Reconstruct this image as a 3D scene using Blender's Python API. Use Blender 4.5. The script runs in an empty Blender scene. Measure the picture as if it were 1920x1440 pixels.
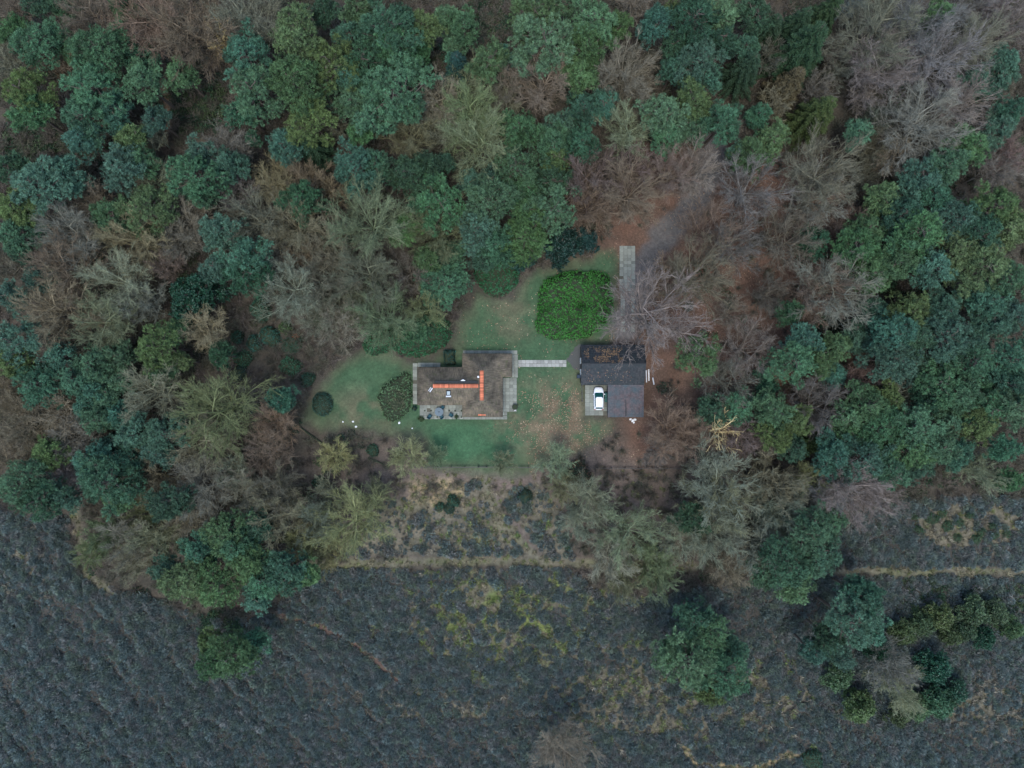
import bpy, math, random
import numpy as np
from mathutils import Vector, Matrix

# ------------------------------------------------------------------ camera, sky, sun, exposure
S = bpy.context.scene
CAMH, PX = 120.0, 0.09          # drone height above ground (m); metres per photo pixel on the ground
cam = bpy.data.cameras.new('drone_camera')
cam.sensor_fit = 'HORIZONTAL'; cam.sensor_width = 36.0
cam.lens = 18.0 / (960 * PX / CAMH)
cam.clip_start = 0.5; cam.clip_end = 3000
camo = bpy.data.objects.new('drone_camera', cam); S.collection.objects.link(camo)
camo.location = (0, 0, CAMH); camo.rotation_euler = (0, 0, 0)
S.camera = camo
SUN_EL, SUN_AZ = math.radians(70), math.radians(190)      # azimuth clockwise from +Y (up in the photo)
W = bpy.data.worlds.new('World'); S.world = W; W.use_nodes = True
wn = W.node_tree.nodes; wl = W.node_tree.links
sky = wn.new('ShaderNodeTexSky'); sky.sky_type = 'NISHITA'; sky.sun_disc = False
sky.sun_elevation = SUN_EL; sky.sun_rotation = SUN_AZ; sky.air_density = 1.0; sky.dust_density = 1.0; sky.ozone_density = 0.0
bg = wn['Background']; bg.inputs['Strength'].default_value = 0.15
wl.new(sky.outputs['Color'], bg.inputs['Color'])
sl = bpy.data.lights.new('sun', 'SUN'); sl.energy = 0.85; sl.angle = math.radians(20); sl.color = (1.0, 0.985, 0.95)
so = bpy.data.objects.new('sun', sl); S.collection.objects.link(so)
sd_ = Vector((math.sin(SUN_AZ) * math.cos(SUN_EL), math.cos(SUN_AZ) * math.cos(SUN_EL), math.sin(SUN_EL)))
so.rotation_euler = sd_.to_track_quat('Z', 'Y').to_euler(); so.location = (0, -60, 90)
S.view_settings.view_transform = 'Standard'; S.view_settings.look = 'None'
S.view_settings.gamma = 1.0; S.view_settings.use_curve_mapping = False
S.view_settings.exposure = 1.35
S.render.engine = 'CYCLES'
S.cycles.max_bounces = 4; S.cycles.diffuse_bounces = 2; S.cycles.glossy_bounces = 2; S.cycles.transmission_bounces = 2; S.cycles.caustics_reflective = False; S.cycles.caustics_refractive = False
S.render.resolution_x, S.render.resolution_y = 1024, 768

# ------------------------------------------------------------------ helpers
C = S.collection
RNG = np.random.default_rng(7)
random.seed(7)
def P(px, py, z=0.0):
    k = PX * (1 - z / CAMH)
    return ((px - 960) * k, (720 - py) * k, z)
def toPx(x, y): return x / PX + 960, 720 - y / PX
def tag(o, label=None, cat=None, group=None, kind=None):
    if label: o['label'] = label
    if cat: o['category'] = cat
    if group: o['group'] = group
    if kind: o['kind'] = kind
    return o
def empty(name, loc, rz=0.0):
    o = bpy.data.objects.new(name, None); C.objects.link(o); o.location = loc
    o.rotation_euler = (0, 0, rz); o.empty_display_size = 0.3
    return o
def link(name, me, parent=None, mat=None):
    o = bpy.data.objects.new(name, me); C.objects.link(o); o.parent = parent
    if mat is not None and len(me.materials) == 0: me.materials.append(mat)
    return o
def mesh_np(name, V, F, attrs=None, smooth=False):
    """V (n,3), F (m,k) all the same k"""
    V = np.asarray(V, dtype=np.float32); F = np.asarray(F, dtype=np.int32)
    me = bpy.data.meshes.new(name); n, m, k = len(V), len(F), F.shape[1]
    me.vertices.add(n); me.vertices.foreach_set('co', V.ravel())
    me.loops.add(m * k); me.loops.foreach_set('vertex_index', F.ravel())
    me.polygons.add(m); me.polygons.foreach_set('loop_start', np.arange(0, m * k, k, dtype=np.int32))
    if smooth: me.polygons.foreach_set('use_smooth', np.ones(m, dtype=bool))
    for an, a in (attrs or {}).items():
        a = np.asarray(a, dtype=np.float32)
        if a.ndim == 1:
            at = me.attributes.new(an, 'FLOAT', 'POINT'); at.data.foreach_set('value', a)
        elif a.shape[1] == 4:
            at = me.attributes.new(an, 'FLOAT_COLOR', 'POINT'); at.data.foreach_set('color', a.ravel())
        else:
            at = me.attributes.new(an, 'FLOAT_VECTOR', 'POINT'); at.data.foreach_set('vector', a.ravel())
    me.update(calc_edges=True); me.validate()
    return me
class MB:
    """collects boxes, cylinders and free faces for one mesh"""
    def __init__(s): s.v = []; s.f = []
    def add(s, v, f):
        b = len(s.v); s.v += [tuple(p) for p in v]; s.f += [tuple(b + i for i in q) for q in f]; return s
    def box(s, c, d, rz=0.0, bev=0.0, top=1.0):
        x, y, z = d[0] / 2, d[1] / 2, d[2] / 2
        ca, sa = math.cos(rz), math.sin(rz); vs = []
        for (sz, k) in ((-1, 1.0), (1, top)):
            for (sx, sy) in ((-1, -1), (1, -1), (1, 1), (-1, 1)):
                a, b_ = sx * x * k, sy * y * k
                vs.append((c[0] + a * ca - b_ * sa, c[1] + a * sa + b_ * ca, c[2] + sz * z))
        return s.add(vs, [(3, 2, 1, 0), (4, 5, 6, 7), (0, 1, 5, 4), (1, 2, 6, 5), (2, 3, 7, 6), (3, 0, 4, 7)])
    def cyl(s, p0, p1, r0, r1=None, n=10):
        r1 = r0 if r1 is None else r1
        p0, p1 = Vector(p0), Vector(p1); d = (p1 - p0).normalized()
        u = d.orthogonal().normalized(); w = d.cross(u); vs = []
        for p, r in ((p0, r0), (p1, r1)):
            for i in range(n):
                a = 2 * math.pi * i / n; vs.append(p + (u * math.cos(a) + w * math.sin(a)) * r)
        return s.add(vs, [tuple(range(n - 1, -1, -1)), tuple(range(n, 2 * n))] +
                     [(i, (i + 1) % n, n + (i + 1) % n, n + i) for i in range(n)])
    def mesh(s, name):
        me = bpy.data.meshes.new(name); me.from_pydata(s.v, [], s.f); me.update(); return me
    def build(s, name, mat, parent=None, smooth=False):
        me = s.mesh(name)
        if smooth:
            for p in me.polygons: p.use_smooth = True
        return link(name, me, parent, mat)
# numpy value noise
def _h(ix, iy, seed):
    n = (ix.astype(np.int64) * 374761393 + iy.astype(np.int64) * 668265263 + seed * 974634777) & 0x7fffffff
    n = ((n ^ (n >> 13)) * 1274126177) & 0x7fffffff
    return ((n ^ (n >> 16)) & 0xffff) / 65535.0
def vnoise(x, y, seed=0):
    x = np.asarray(x, float); y = np.asarray(y, float)
    ix, iy = np.floor(x), np.floor(y); fx, fy = x - ix, y - iy
    fx = fx * fx * (3 - 2 * fx); fy = fy * fy * (3 - 2 * fy)
    a, b = _h(ix, iy, seed), _h(ix + 1, iy, seed); c, d = _h(ix, iy + 1, seed), _h(ix + 1, iy + 1, seed)
    return (a * (1 - fx) + b * fx) * (1 - fy) + (c * (1 - fx) + d * fx) * fy
def fbm(x, y, sc=1.0, seed=0, oc=4):
    t = 0; amp = 0.5; tot = 0
    for i in range(oc):
        t = t + amp * vnoise(x / sc * 2 ** i, y / sc * 2 ** i, seed + i * 17); tot += amp; amp *= 0.5
    return t / tot
def sstep(a, b, x):
    t = np.clip((x - a) / (b - a), 0, 1); return t * t * (3 - 2 * t)
def segdist(X, Y, a, b):
    ax, ay = a; bx, by = b; dx, dy = bx - ax, by - ay
    t = np.clip(((X - ax) * dx + (Y - ay) * dy) / (dx * dx + dy * dy + 1e-9), 0, 1)
    return np.hypot(X - ax - t * dx, Y - ay - t * dy)
def polyline(X, Y, pts):
    d = np.full(X.shape, 1e9)
    for a, b in zip(pts[:-1], pts[1:]): d = np.minimum(d, segdist(X, Y, a, b))
    return d
def sdf(X, Y, poly):
    d = np.full(X.shape, 1e9); ins = np.zeros(X.shape, bool)
    for i in range(len(poly)):
        a, b = poly[i], poly[(i + 1) % len(poly)]
        d = np.minimum(d, segdist(X, Y, a, b))
        with np.errstate(divide='ignore', invalid='ignore'):
            c = ((a[1] > Y) != (b[1] > Y)) & (X < (b[0] - a[0]) * (Y - a[1]) / (b[1] - a[1] + 1e-12) + a[0])
        ins ^= c
    return np.where(ins, -d, d)

# ------------------------------------------------------------------ materials
def newmat(name):
    m = bpy.data.materials.new(name); m.use_nodes = True
    nt = m.node_tree; b = nt.nodes['Principled BSDF']; return m, nt, b
def N(nt, t, **kw):
    n = nt.nodes.new(t)
    for k, v in kw.items(): setattr(n, k, v)
    return n
def ramp(nt, src, stops):
    r = N(nt, 'ShaderNodeValToRGB'); e = r.color_ramp.elements
    while len(e) < len(stops): e.new(0.5)
    for i, (p, c) in enumerate(stops): e[i].position = p; e[i].color = (*c, 1)
    nt.links.new(src, r.inputs[0]); return r.outputs['Color']
def mixc(nt, fac, a, b, mode='MIX'):
    m = N(nt, 'ShaderNodeMix', data_type='RGBA', blend_type=mode)
    for sock, v in ((m.inputs[0], fac), (m.inputs[6], a), (m.inputs[7], b)):
        if hasattr(v, 'links'): nt.links.new(v, sock)
        elif isinstance(v, (int, float)): sock.default_value = v
        else: sock.default_value = (*v, 1)
    return m.outputs[2]
def noise(nt, scale, detail=4, rough=0.6, coord='Object', vec=None, stretch=None):
    tc = N(nt, 'ShaderNodeTexCoord'); n = N(nt, 'ShaderNodeTexNoise')
    n.inputs['Scale'].default_value = scale; n.inputs['Detail'].default_value = detail; n.inputs['Roughness'].default_value = rough
    src = vec if vec is not None else tc.outputs[coord]
    if stretch:
        mp = N(nt, 'ShaderNodeMapping'); mp.inputs['Scale'].default_value = stretch
        nt.links.new(src, mp.inputs['Vector']); src = mp.outputs['Vector']
    nt.links.new(src, n.inputs['Vector']); return n.outputs['Fac']
def bump(nt, b, h, strength=0.5, dist=0.05):
    bp = N(nt, 'ShaderNodeBump'); bp.inputs['Strength'].default_value = strength; bp.inputs['Distance'].default_value = dist
    nt.links.new(h, bp.inputs['Height']); nt.links.new(bp.outputs['Normal'], b.inputs['Normal'])
def simple(name, col, rough=0.7, var=0.25, nscale=6.0, bmp=0.2, metal=0.0, spec=0.3, objvar=0.0):
    """plain surface with grain, blotches and a little relief; objvar varies it from object to object"""
    m, nt, b = newmat(name)
    f = noise(nt, nscale, 6)
    c = mixc(nt, f, [x * (1 - var) for x in col], [min(1, x * (1 + var)) for x in col])
    if objvar:
        oi = N(nt, 'ShaderNodeObjectInfo')
        hs = N(nt, 'ShaderNodeHueSaturation')
        mr = N(nt, 'ShaderNodeMapRange'); mr.inputs[3].default_value = 1 - objvar; mr.inputs[4].default_value = 1 + objvar
        nt.links.new(oi.outputs['Random'], mr.inputs[0]); nt.links.new(mr.outputs[0], hs.inputs['Value'])
        nt.links.new(c, hs.inputs['Color']); c = hs.outputs['Color']
    nt.links.new(c, b.inputs['Base Color'])
    b.inputs['Roughness'].default_value = rough; b.inputs['Metallic'].default_value = metal
    b.inputs['Specular IOR Level'].default_value = spec
    if bmp: bump(nt, b, noise(nt, nscale * 4, 5), bmp, 0.02)
    return m
def foliage(name, spread=0.45, transl=0.25, tint=(0.75, 0.9, 0.35), rough=0.65, objrand=0.0, spec=0.25, colattr=False):
    """leaf colour = the object's own colour, varied leaf by leaf (attribute rnd) and tree by tree"""
    m, nt, b = newmat(name)
    oi = N(nt, 'ShaderNodeObjectInfo'); at = N(nt, 'ShaderNodeAttribute', attribute_name='rnd')
    base = N(nt, 'ShaderNodeAttribute', attribute_name='col').outputs['Color'] if colattr else oi.outputs['Color']
    lo = mixc(nt, 1.0, base, [1 - spread] * 3, 'MULTIPLY')
    hi = mixc(nt, 1.0, base, [1 + spread, 1 + spread, 1 + spread * 0.9], 'MULTIPLY')
    c = mixc(nt, at.outputs['Fac'], lo, hi)
    if objrand:
        hs = N(nt, 'ShaderNodeHueSaturation'); mr = N(nt, 'ShaderNodeMapRange')
        mr.inputs[3].default_value = 1 - objrand; mr.inputs[4].default_value = 1 + objrand
        nt.links.new(oi.outputs['Random'], mr.inputs[0]); nt.links.new(mr.outputs[0], hs.inputs['Value'])
        nt.links.new(c, hs.inputs['Color']); c = hs.outputs['Color']
    nt.links.new(c, b.inputs['Base Color'])
    b.inputs['Roughness'].default_value = rough; b.inputs['Specular IOR Level'].default_value = spec
    if transl:
        t = N(nt, 'ShaderNodeBsdfTranslucent'); mx = N(nt, 'ShaderNodeMixShader')
        nt.links.new(c, t.inputs['Color']); mx.inputs[0].default_value = transl
        nt.links.new(b.outputs[0], mx.inputs[1]); nt.links.new(t.outputs[0], mx.inputs[2])
        nt.links.new(mx.outputs[0], nt.nodes['Material Output'].inputs['Surface'])
    return m
M = {}
M['needle'] = foliage('pine_needles', 0.7, 0.0)
M['spruce'] = foliage('spruce_needles', 0.45, 0.0)
M['leaf'] = foliage('evergreen_leaves', 0.5, 0.2, rough=0.45, spec=0.4)
M['twig'] = foliage('bare_twigs', 0.45, 0.0, rough=0.85, spec=0.1)
M['scatter'] = foliage('ground_plants', 0.5, 0.0, rough=0.9, objrand=0.25, spec=0.05, colattr=True)
M['bark'] = simple('pine_bark', (0.11, 0.09, 0.072), 0.9, 0.4, 5, 0.6)
M['greybark'] = foliage('grey_bark', 0.35, 0.0, rough=0.9, spec=0.1)
M['core'] = simple('shrub_stems', (0.035, 0.045, 0.026), 0.95, 0.5, 4, 0.5, spec=0.05)

# ground: region colour stored on the sheet, grain and relief from noise
def ground_mat(name, grain=0.35, bmp=0.5, gscale=3.0):
    m, nt, b = newmat(name)
    at = N(nt, 'ShaderNodeAttribute', attribute_name='col')
    f1 = noise(nt, gscale, 8, 0.7); f2 = noise(nt, gscale * 6, 4, 0.7); f3 = noise(nt, 0.35, 4, 0.6)
    g = ramp(nt, f1, [(0.3, (1 - grain,) * 3), (0.7, (1 + grain,) * 3)])
    g2 = ramp(nt, f2, [(0.3, (1 - grain,) * 3), (0.7, (1 + grain, 1 + grain, 1 + grain * 0.8))])
    g3 = ramp(nt, f3, [(0.3, (0.82, 0.86, 0.86)), (0.7, (1.16, 1.1, 1.08))])
    c = mixc(nt, 1.0, at.outputs['Color'], g, 'MULTIPLY'); c = mixc(nt, 1.0, c, g2, 'MULTIPLY'); c = mixc(nt, 1.0, c, g3, 'MULTIPLY')
    nt.links.new(c, b.inputs['Base Color']); b.inputs['Roughness'].default_value = 0.95; b.inputs['Specular IOR Level'].default_value = 0.1
    bump(nt, b, f2, bmp, 0.12)
    return m
M['ground'] = ground_mat('forest_floor', 0.4, 0.8)
M['lawn'] = ground_mat('short_lawn', 0.28, 0.5, 2.2)
M['heath'] = ground_mat('heath_soil', 0.4, 0.8)
M['track'] = ground_mat('trodden_soil', 0.3, 0.5, 2.0)

# ------------------------------------------------------------------ ground regions (photo pixels)
LAWN = [(572, 785), (600, 722), (640, 672), (690, 655), (770, 675), (800, 672), (846, 655), (852, 600), (868, 580), (895, 555),
        (960, 556), (984, 516), (1045, 490), (1150, 468), (1163, 480), (1158, 600), (1140, 640), (1090, 648), (1092, 720),
        (1096, 790), (1150, 785), (1145, 812), (1080, 850), (1000, 888), (900, 892), (800, 882), (786, 830), (690, 806), (600, 806)]
HEATH1 = [(-90, 920), (30, 962), (125, 968), (150, 1085), (270, 1118), (420, 1165), (510, 1150), (590, 1068), (1060, 1068), (1110, 1105),
          (1230, 1118), (1300, 1105), (1420, 1090), (1560, 1082), (2010, 1080), (2010, 1530), (-90, 1530)]
HEATH2 = [(640, 1042), (690, 985), (730, 935), (830, 930), (900, 900), (930, 950), (1000, 1040)]
HEATH3 = [(940, 925), (1010, 905), (1050, 960), (1075, 1046), (1025, 1046)]
HEATH4 = [(1575, 960), (1700, 935), (1830, 930), (2010, 940), (2010, 1064), (1575, 1064)]
DIRT = [(1176, 620), (1192, 560), (1205, 500), (1245, 440), (1300, 385), (1325, 340), (1335, 280)]
TRAIL = [(300, 60), (306, 120), (310, 200), (314, 300)]
HT1 = [(560, 1062), (700, 1058), (860, 1052), (1000, 1052), (1120, 1058), (1300, 1062)]
HT2 = [(1540, 1070), (1700, 1072), (1830, 1071), (2010, 1072)]
HT3 = [(905, 895), (925, 945), (955, 1000), (1010, 1050)]
HT4 = [(400, 1130), (480, 1142), (560, 1162), (640, 1190), (700, 1235), (760, 1290)]
HT5 = [(140, 960), (152, 1020), (165, 1080), (230, 1120)]
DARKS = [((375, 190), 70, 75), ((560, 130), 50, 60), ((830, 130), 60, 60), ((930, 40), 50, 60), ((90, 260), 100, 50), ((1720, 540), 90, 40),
         ((170, 300), 60, 60), ((1800, 1130), 150, 45), ((420, 1175), 55, 35), ((1560, 620), 60, 40)]  # dark patches: bramble ground, with gap and bush shade put into the colour
def regions(px, py):
    """all the ground masks and its colour at photo pixels px, py"""
    w = (fbm(px, py, 60, 3) - 0.5) * 40 + (fbm(px, py, 14, 5, 3) - 0.5) * 22
    R = {}
    lawn = sdf(px, py, LAWN) + w * 0.9
    R['lawn'] = sstep(10, -16, lawn)
    hs = np.minimum(np.minimum(sdf(px, py, HEATH1), sdf(px, py, HEATH4)), np.minimum(sdf(px, py, HEATH2), sdf(px, py, HEATH3))) + w * 0.4
    R['heath'] = sstep(6, -6, hs)
    dirt = polyline(px, py, DIRT) + w * 0.6
    R['dirt'] = sstep(34, 14, dirt)
    R['trail'] = sstep(10, 5, polyline(px, py, TRAIL) + w * 0.15)
    ht = np.minimum(polyline(px, py, HT1) - 1.5, polyline(px, py, HT2) - 1)
    ht = np.minimum(ht, polyline(px, py, HT3) + 1); ht = np.minimum(ht, polyline(px, py, HT5) + 2.5)
    R['htrack'] = sstep(11, 2, ht + w * 0.3)
    R['red4'] = sstep(8, 3, polyline(px, py, HT4) + w * 0.15)
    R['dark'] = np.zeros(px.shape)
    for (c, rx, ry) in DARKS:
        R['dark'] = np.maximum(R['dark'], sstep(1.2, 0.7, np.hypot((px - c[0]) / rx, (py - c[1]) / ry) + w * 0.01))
    red = np.hypot((px - 1360) / 330, (py - 520) / 330)
    R['red'] = sstep(1.05, 0.55, red + w * 0.006)
    R['red'] = np.maximum(R['red'], sstep(1.1, 0.5, np.hypot((px - 1230) / 90, (py - 790) / 90) + w * 0.008))
    # bare gaps in the heather: ridged noise, strongest in the middle of the heath and at the lower right
    rid = 1 - np.abs(2 * fbm(px, py, 34, 41, 4) - 1) * 2.6
    zone = np.maximum(sstep(1.15, 0.35, np.hypot((px - 960) / 290, (py - 1160) / 140)),
                      0.9 * sstep(1.1, 0.4, np.hypot((px - 1250) / 420, (py - 1310) / 110)))
    zone = np.maximum(zone, 1.25 * sstep(1.1, 0.5, np.hypot((px - 1820) / 130, (py - 985) / 62)))
    zone = np.maximum(zone, sstep(1.1, 0.5, np.hypot((px - 850) / 140, (py - 940) / 60)))
    zone = np.maximum(zone, .8 * sstep(1.1, .5, np.hypot((px - 870) / 190, (py - 985) / 70)))
    zone = np.maximum(zone, 0.6 * sstep(1.1, 0.4, np.hypot((px - 40) / 60, (py - 1060) / 60)))
    zone = np.maximum(zone, 0.9 * sstep(1.1, 0.4, np.hypot((px - 1850) / 120, (py - 1330) / 70)))
    zone = np.maximum(zone, 0.85 * sstep(1.1, 0.4, np.hypot((px - 830) / 200, (py - 1320) / 45)))
    R['gap'] = sstep(0.0, 0.22, zone * 1.05 + (rid - 1) * 1.0 + (fbm(px, py, 9, 77, 3) - 0.5) * 1.3 - 0.42)
    R['moss'] = sstep(1.2, 0.5, np.hypot((px - 950) / 190, (py - 1130) / 140)) * sstep(0.40, 0.62, fbm(px, py, 28, 91, 3))
    R['sandy'] = np.maximum(sstep(1.1, 0.3, np.hypot((px - 825) / 85, (py - 925) / 36) + w * 0.012),
                            sstep(9, 3, polyline(px, py, [(1285, 1400), (1305, 1432), (1420, 1440), (1490, 1412), (1540, 1418)]) + w * 0.2))
    def L(c): return np.array(c)[None, :]
    g = fbm(px, py, 90, 11)[:, None]; g2 = fbm(px, py, 22, 19)[:, None]
    col = L((.055, .050, .038)) * (1 - g) + L((.092, .078, .062)) * g
    col = col * (0.75 + 0.5 * g2)
    lr = np.maximum(sstep(1.1, 0.3, np.hypot((px - 1000) / 560, (py - 930) / 150)), 0)[:, None]
    col = col * (1 - 0.8 * lr) + L((.165, .130, .110)) * (.7 + .6 * g2) * 0.8 * lr
    def over(col, m, c, var=0.35):
        m = np.clip(m, 0, 1)[:, None]; return col * (1 - m) + m * np.clip(L(c) * (1 - var + 2 * var * g2), 0, 1)
    col = over(col, R['red'] * 0.9, (.135, .084, .062))
    col = over(col, R['red'] * sstep(0.5, 0.7, fbm(px, py, 70, 61)), (.150, .090, .064))
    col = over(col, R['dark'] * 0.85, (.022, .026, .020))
    col = over(col, R['heath'], (.060, .056, .048))
    strip = np.minimum(sdf(px, py, HEATH2), sdf(px, py, HEATH3)); R['strip'] = sstep(10, -10, strip)
    col = over(col, R['strip'] * .8, (.150, .136, .100), .5)
    lw = R['lawn']; g2 = .5 * g2 + .5 * fbm(px, py, 7, 29, 2)[:, None]
    col = over(col, lw, (.054, .100, .052), 0.4)
    col = over(col, lw * sstep(1.1, .6, np.hypot((px - 895) / 120, (py - 832) / 46) + w * .008) * .7, (.046, .112, .056), 0.3)
    edge = lw * sstep(-34, -4, lawn)
    col = over(col, edge * 0.4, (.115, .095, .062), 0.3)
    tanz = np.maximum(sstep(1.1, 0.2, np.hypot((px - 1050) / 160, (py - 790) / 110)), sstep(1.1, 0.2, np.hypot((px - 680) / 90, (py - 770) / 60)) * 0.6)
    tanz = np.maximum(tanz, 0.5 * sstep(1.1, 0.3, np.hypot((px - 960) / 60, (py - 600) / 60)))
    col = over(col, lw * tanz * sstep(0.3, 0.6, fbm(px, py, 20, 23)) * 0.9, (.15, .118, .078), 0.3)
    col = over(col, R['dirt'] * 0.9, (.120, .116, .110), 0.25)
    col = over(col, R['trail'], (.12, .085, .06), 0.2)
    gp = R['gap'] * np.maximum(R['heath'], 0)
    col = over(col, gp * 0.9, (.150, .134, .094), 0.4)
    col = over(col, gp * R['moss'], (.15, .18, .06), 0.3)
    col = over(col, R['htrack'] * 0.85, (.140, .130, .090), 0.4)
    col = over(col, R['htrack'] * sstep(0.5, 0.7, fbm(px, py, 30, 71)) * 0.35, (.13, .15, .06), 0.3)
    col = over(col, R['red4'] * 0.8, (.15, .095, .075), 0.3)
    col = over(col, R['sandy'] * sstep(0.35, 0.55, fbm(px, py, 16, 88)), (.36, .28, .16), 0.3)
    R['col'] = np.clip(col, 0, 1); R['lawnd'] = lawn; R['heathd'] = hs
    return R
def relief(x, y):
    px, py = toPx(x, y)
    flat = np.minimum(sdf(px, py, LAWN), np.hypot((px - 1150) / 1.0, (py - 690)) - 130)
    k = sstep(0, 60, flat)
    return (fbm(x, y, 9, 301) - 0.5) * 0.7 * k - 0.02 * k
# fine grid split into named sheets that share their seams
def build_ground():
    st = 0.42
    xs = np.arange(-97, 97 + st, st); ys = np.arange(-75, 75 + st, st)
    X, Y = np.meshgrid(xs, ys); sh = X.shape; x, y = X.ravel(), Y.ravel()
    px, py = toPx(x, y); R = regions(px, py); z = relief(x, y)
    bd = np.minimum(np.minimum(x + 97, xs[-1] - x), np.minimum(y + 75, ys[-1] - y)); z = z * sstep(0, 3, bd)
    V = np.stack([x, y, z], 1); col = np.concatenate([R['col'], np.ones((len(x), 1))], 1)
    cls = np.zeros(len(x), int)
    cls[R['heath'] > 0.5] = 2; cls[R['lawn'] > 0.5] = 1; cls[R['dirt'] > 0.5] = 3; cls[R['trail'] > 0.5] = 4; cls[R['htrack'] > 0.5] = 5
    nx = sh[1]; idx = np.arange(len(x)).reshape(sh)
    q = np.stack([idx[:-1, :-1], idx[:-1, 1:], idx[1:, 1:], idx[1:, :-1]], -1).reshape(-1, 4)
    qc = cls[q[:, 0]]
    for k, nm, mt in ((0, 'ground', 'ground'), (1, 'lawn', 'lawn'), (2, 'heath_ground', 'heath'), (3, 'dirt_track', 'track'), (4, 'forest_trail', 'track'), (5, 'heath_track', 'track')):
        f = q[qc == k]; u, inv = np.unique(f.ravel(), return_inverse=True)
        vv, cc, ff = V[u], col[u], inv.reshape(-1, 4)
        if k == 0:      # the rest of the land, out to the horizon
            B = 900.0; x0, x1, y0, y1 = -97, xs[-1], -75, ys[-1]
            ex = np.array([(x0, y0), (x1, y0), (x1, y1), (x0, y1), (-B, -B), (B, -B), (B, B), (-B, B)])
            b = len(vv); vv = np.concatenate([vv, np.concatenate([ex, np.zeros((8, 1))], 1)])
            cc = np.concatenate([cc, np.tile([[.07, .055, .047, 1]], (8, 1))])
            ff = np.concatenate([ff, b + np.array([(4, 5, 1, 0), (5, 6, 2, 1), (6, 7, 3, 2), (7, 4, 0, 3)])])
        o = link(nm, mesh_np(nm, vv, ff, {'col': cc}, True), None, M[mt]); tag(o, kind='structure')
build_ground()

# ------------------------------------------------------------------ paving
M['slab'] = simple('weathered_slab', (0.205, 0.215, 0.175), 0.9, 0.35, 3.0, 0.3, objvar=0.22)
M['slab2'] = simple('pale_slab', (0.27, 0.27, 0.235), 0.9, 0.3, 3.0, 0.3, objvar=0.2)
M['joint'] = simple('sand_joint', (0.10, 0.095, 0.07), 0.95, 0.3, 5, 0.4)
def slab_mesh(name, w, d, mat):
    h = 0.05; b = 0.012; x, y = w / 2 - 0.012, d / 2 - 0.012
    v = [(-x, -y, 0), (x, -y, 0), (x, y, 0), (-x, y, 0), (-x, -y, h - b), (x, -y, h - b), (x, y, h - b), (-x, y, h - b),
         (-x + b, -y + b, h), (x - b, -y + b, h), (x - b, y - b, h), (-x + b, y - b, h)]
    f = []
    for a in (0, 4):
        for i in range(4): j = (i + 1) % 4; f.append((a + i, a + j, a + 4 + j, a + 4 + i))
    f.append((8, 9, 10, 11))
    me = bpy.data.meshes.new(name); me.from_pydata(v, [], f); me.update(); me.materials.append(mat); return me
def paved(name, rects, sx, sy, mat, z0=0.012, skip=0.02, seed=1, bond=False):
    """a bed of sand joints and one child object per slab"""
    r = random.Random(seed); bed = MB(); cells = []
    for k, (a, b, c, d) in enumerate(rects):
        x0, y1, _ = P(a, b); x1, y0, _ = P(c, d)
        bed.add([(x0, y0, z0 + .004 * k), (x1, y0, z0 + .004 * k), (x1, y1, z0 + .004 * k), (x0, y1, z0 + .004 * k)], [(0, 1, 2, 3)])
        nx = max(1, round((x1 - x0) / sx)); ny = max(1, round((y1 - y0) / sy))
        for j in range(ny):
            for i in range(nx):
                if r.random() < skip: continue
                off = 0
                cells.append((x0 + (i + .5) * (x1 - x0) / nx, y0 + (j + .5) * (y1 - y0) / ny, (x1 - x0) / nx, (y1 - y0) / ny, z0 + .004 * k))
    root = bed.build(name, M['joint']); tag(root, kind='structure')
    cache = {}
    for (x, y, w, d, z) in cells:
        key = (round(w, 2), round(d, 2))
        if key not in cache: cache[key] = slab_mesh('paving_slab', key[0], key[1], mat)
        o = link('paving_slab', cache[key], root)
        o.location = (x + r.uniform(-.008, .008), y + r.uniform(-.008, .008), z - 0.004 + r.uniform(0, .014))
        o.rotation_euler = (r.uniform(-.008, .008), r.uniform(-.008, .008), r.uniform(-.02, .02))
    return root
paved('terrace', [(774, 681, 783, 758), (783.5, 680, 826, 688), (868, 657, 970, 664), (957, 664.5, 971, 708), (941, 708.5, 969, 772),
                  (787, 758.5, 868, 786), (868.5, 779, 951, 786.5), (941, 772.5, 951, 778.5)], 0.6, 0.6, M['slab'], seed=3)
paved('garden_path', [(971.5, 675, 1062, 688)], 0.62, 0.58, M['slab2'], seed=5, skip=0)
paved('parking_pad', [(1097, 722, 1139.5, 779)], 0.75, 0.75, M['slab'], seed=6)
paved('paved_driveway', [(1161.5, 461, 1191, 546), (1163.5, 546.5, 1172, 622), (1183, 546.5, 1190, 622)], 0.62, 0.5, M['slab'], seed=8, skip=0.03)
gp = MB(); v = []; gr = random.Random(2)
for a, b in zip([(1062, 675), (1072, 660), (1082, 648), (1090, 645), (1090, 694), (1076, 692)], [(1072, 660), (1082, 648), (1090, 645), (1090, 694), (1076, 692), (1062, 675)]):
    for k in range(6): t_ = k / 6; v.append(P(a[0] + (b[0] - a[0]) * t_ + gr.uniform(-1.2, 1.2), a[1] + (b[1] - a[1]) * t_ + gr.uniform(-1.2, 1.2)))
gp.add([(a, b, 0.016) for a, b, _ in v], [tuple(range(len(v) - 1, -1, -1))])
M['gravel'] = simple('grey_gravel', (0.075, 0.076, 0.068), 0.95, 0.5, 9, 0.6)
tag(gp.build('gravel_path', M['gravel']), kind='structure')

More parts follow.
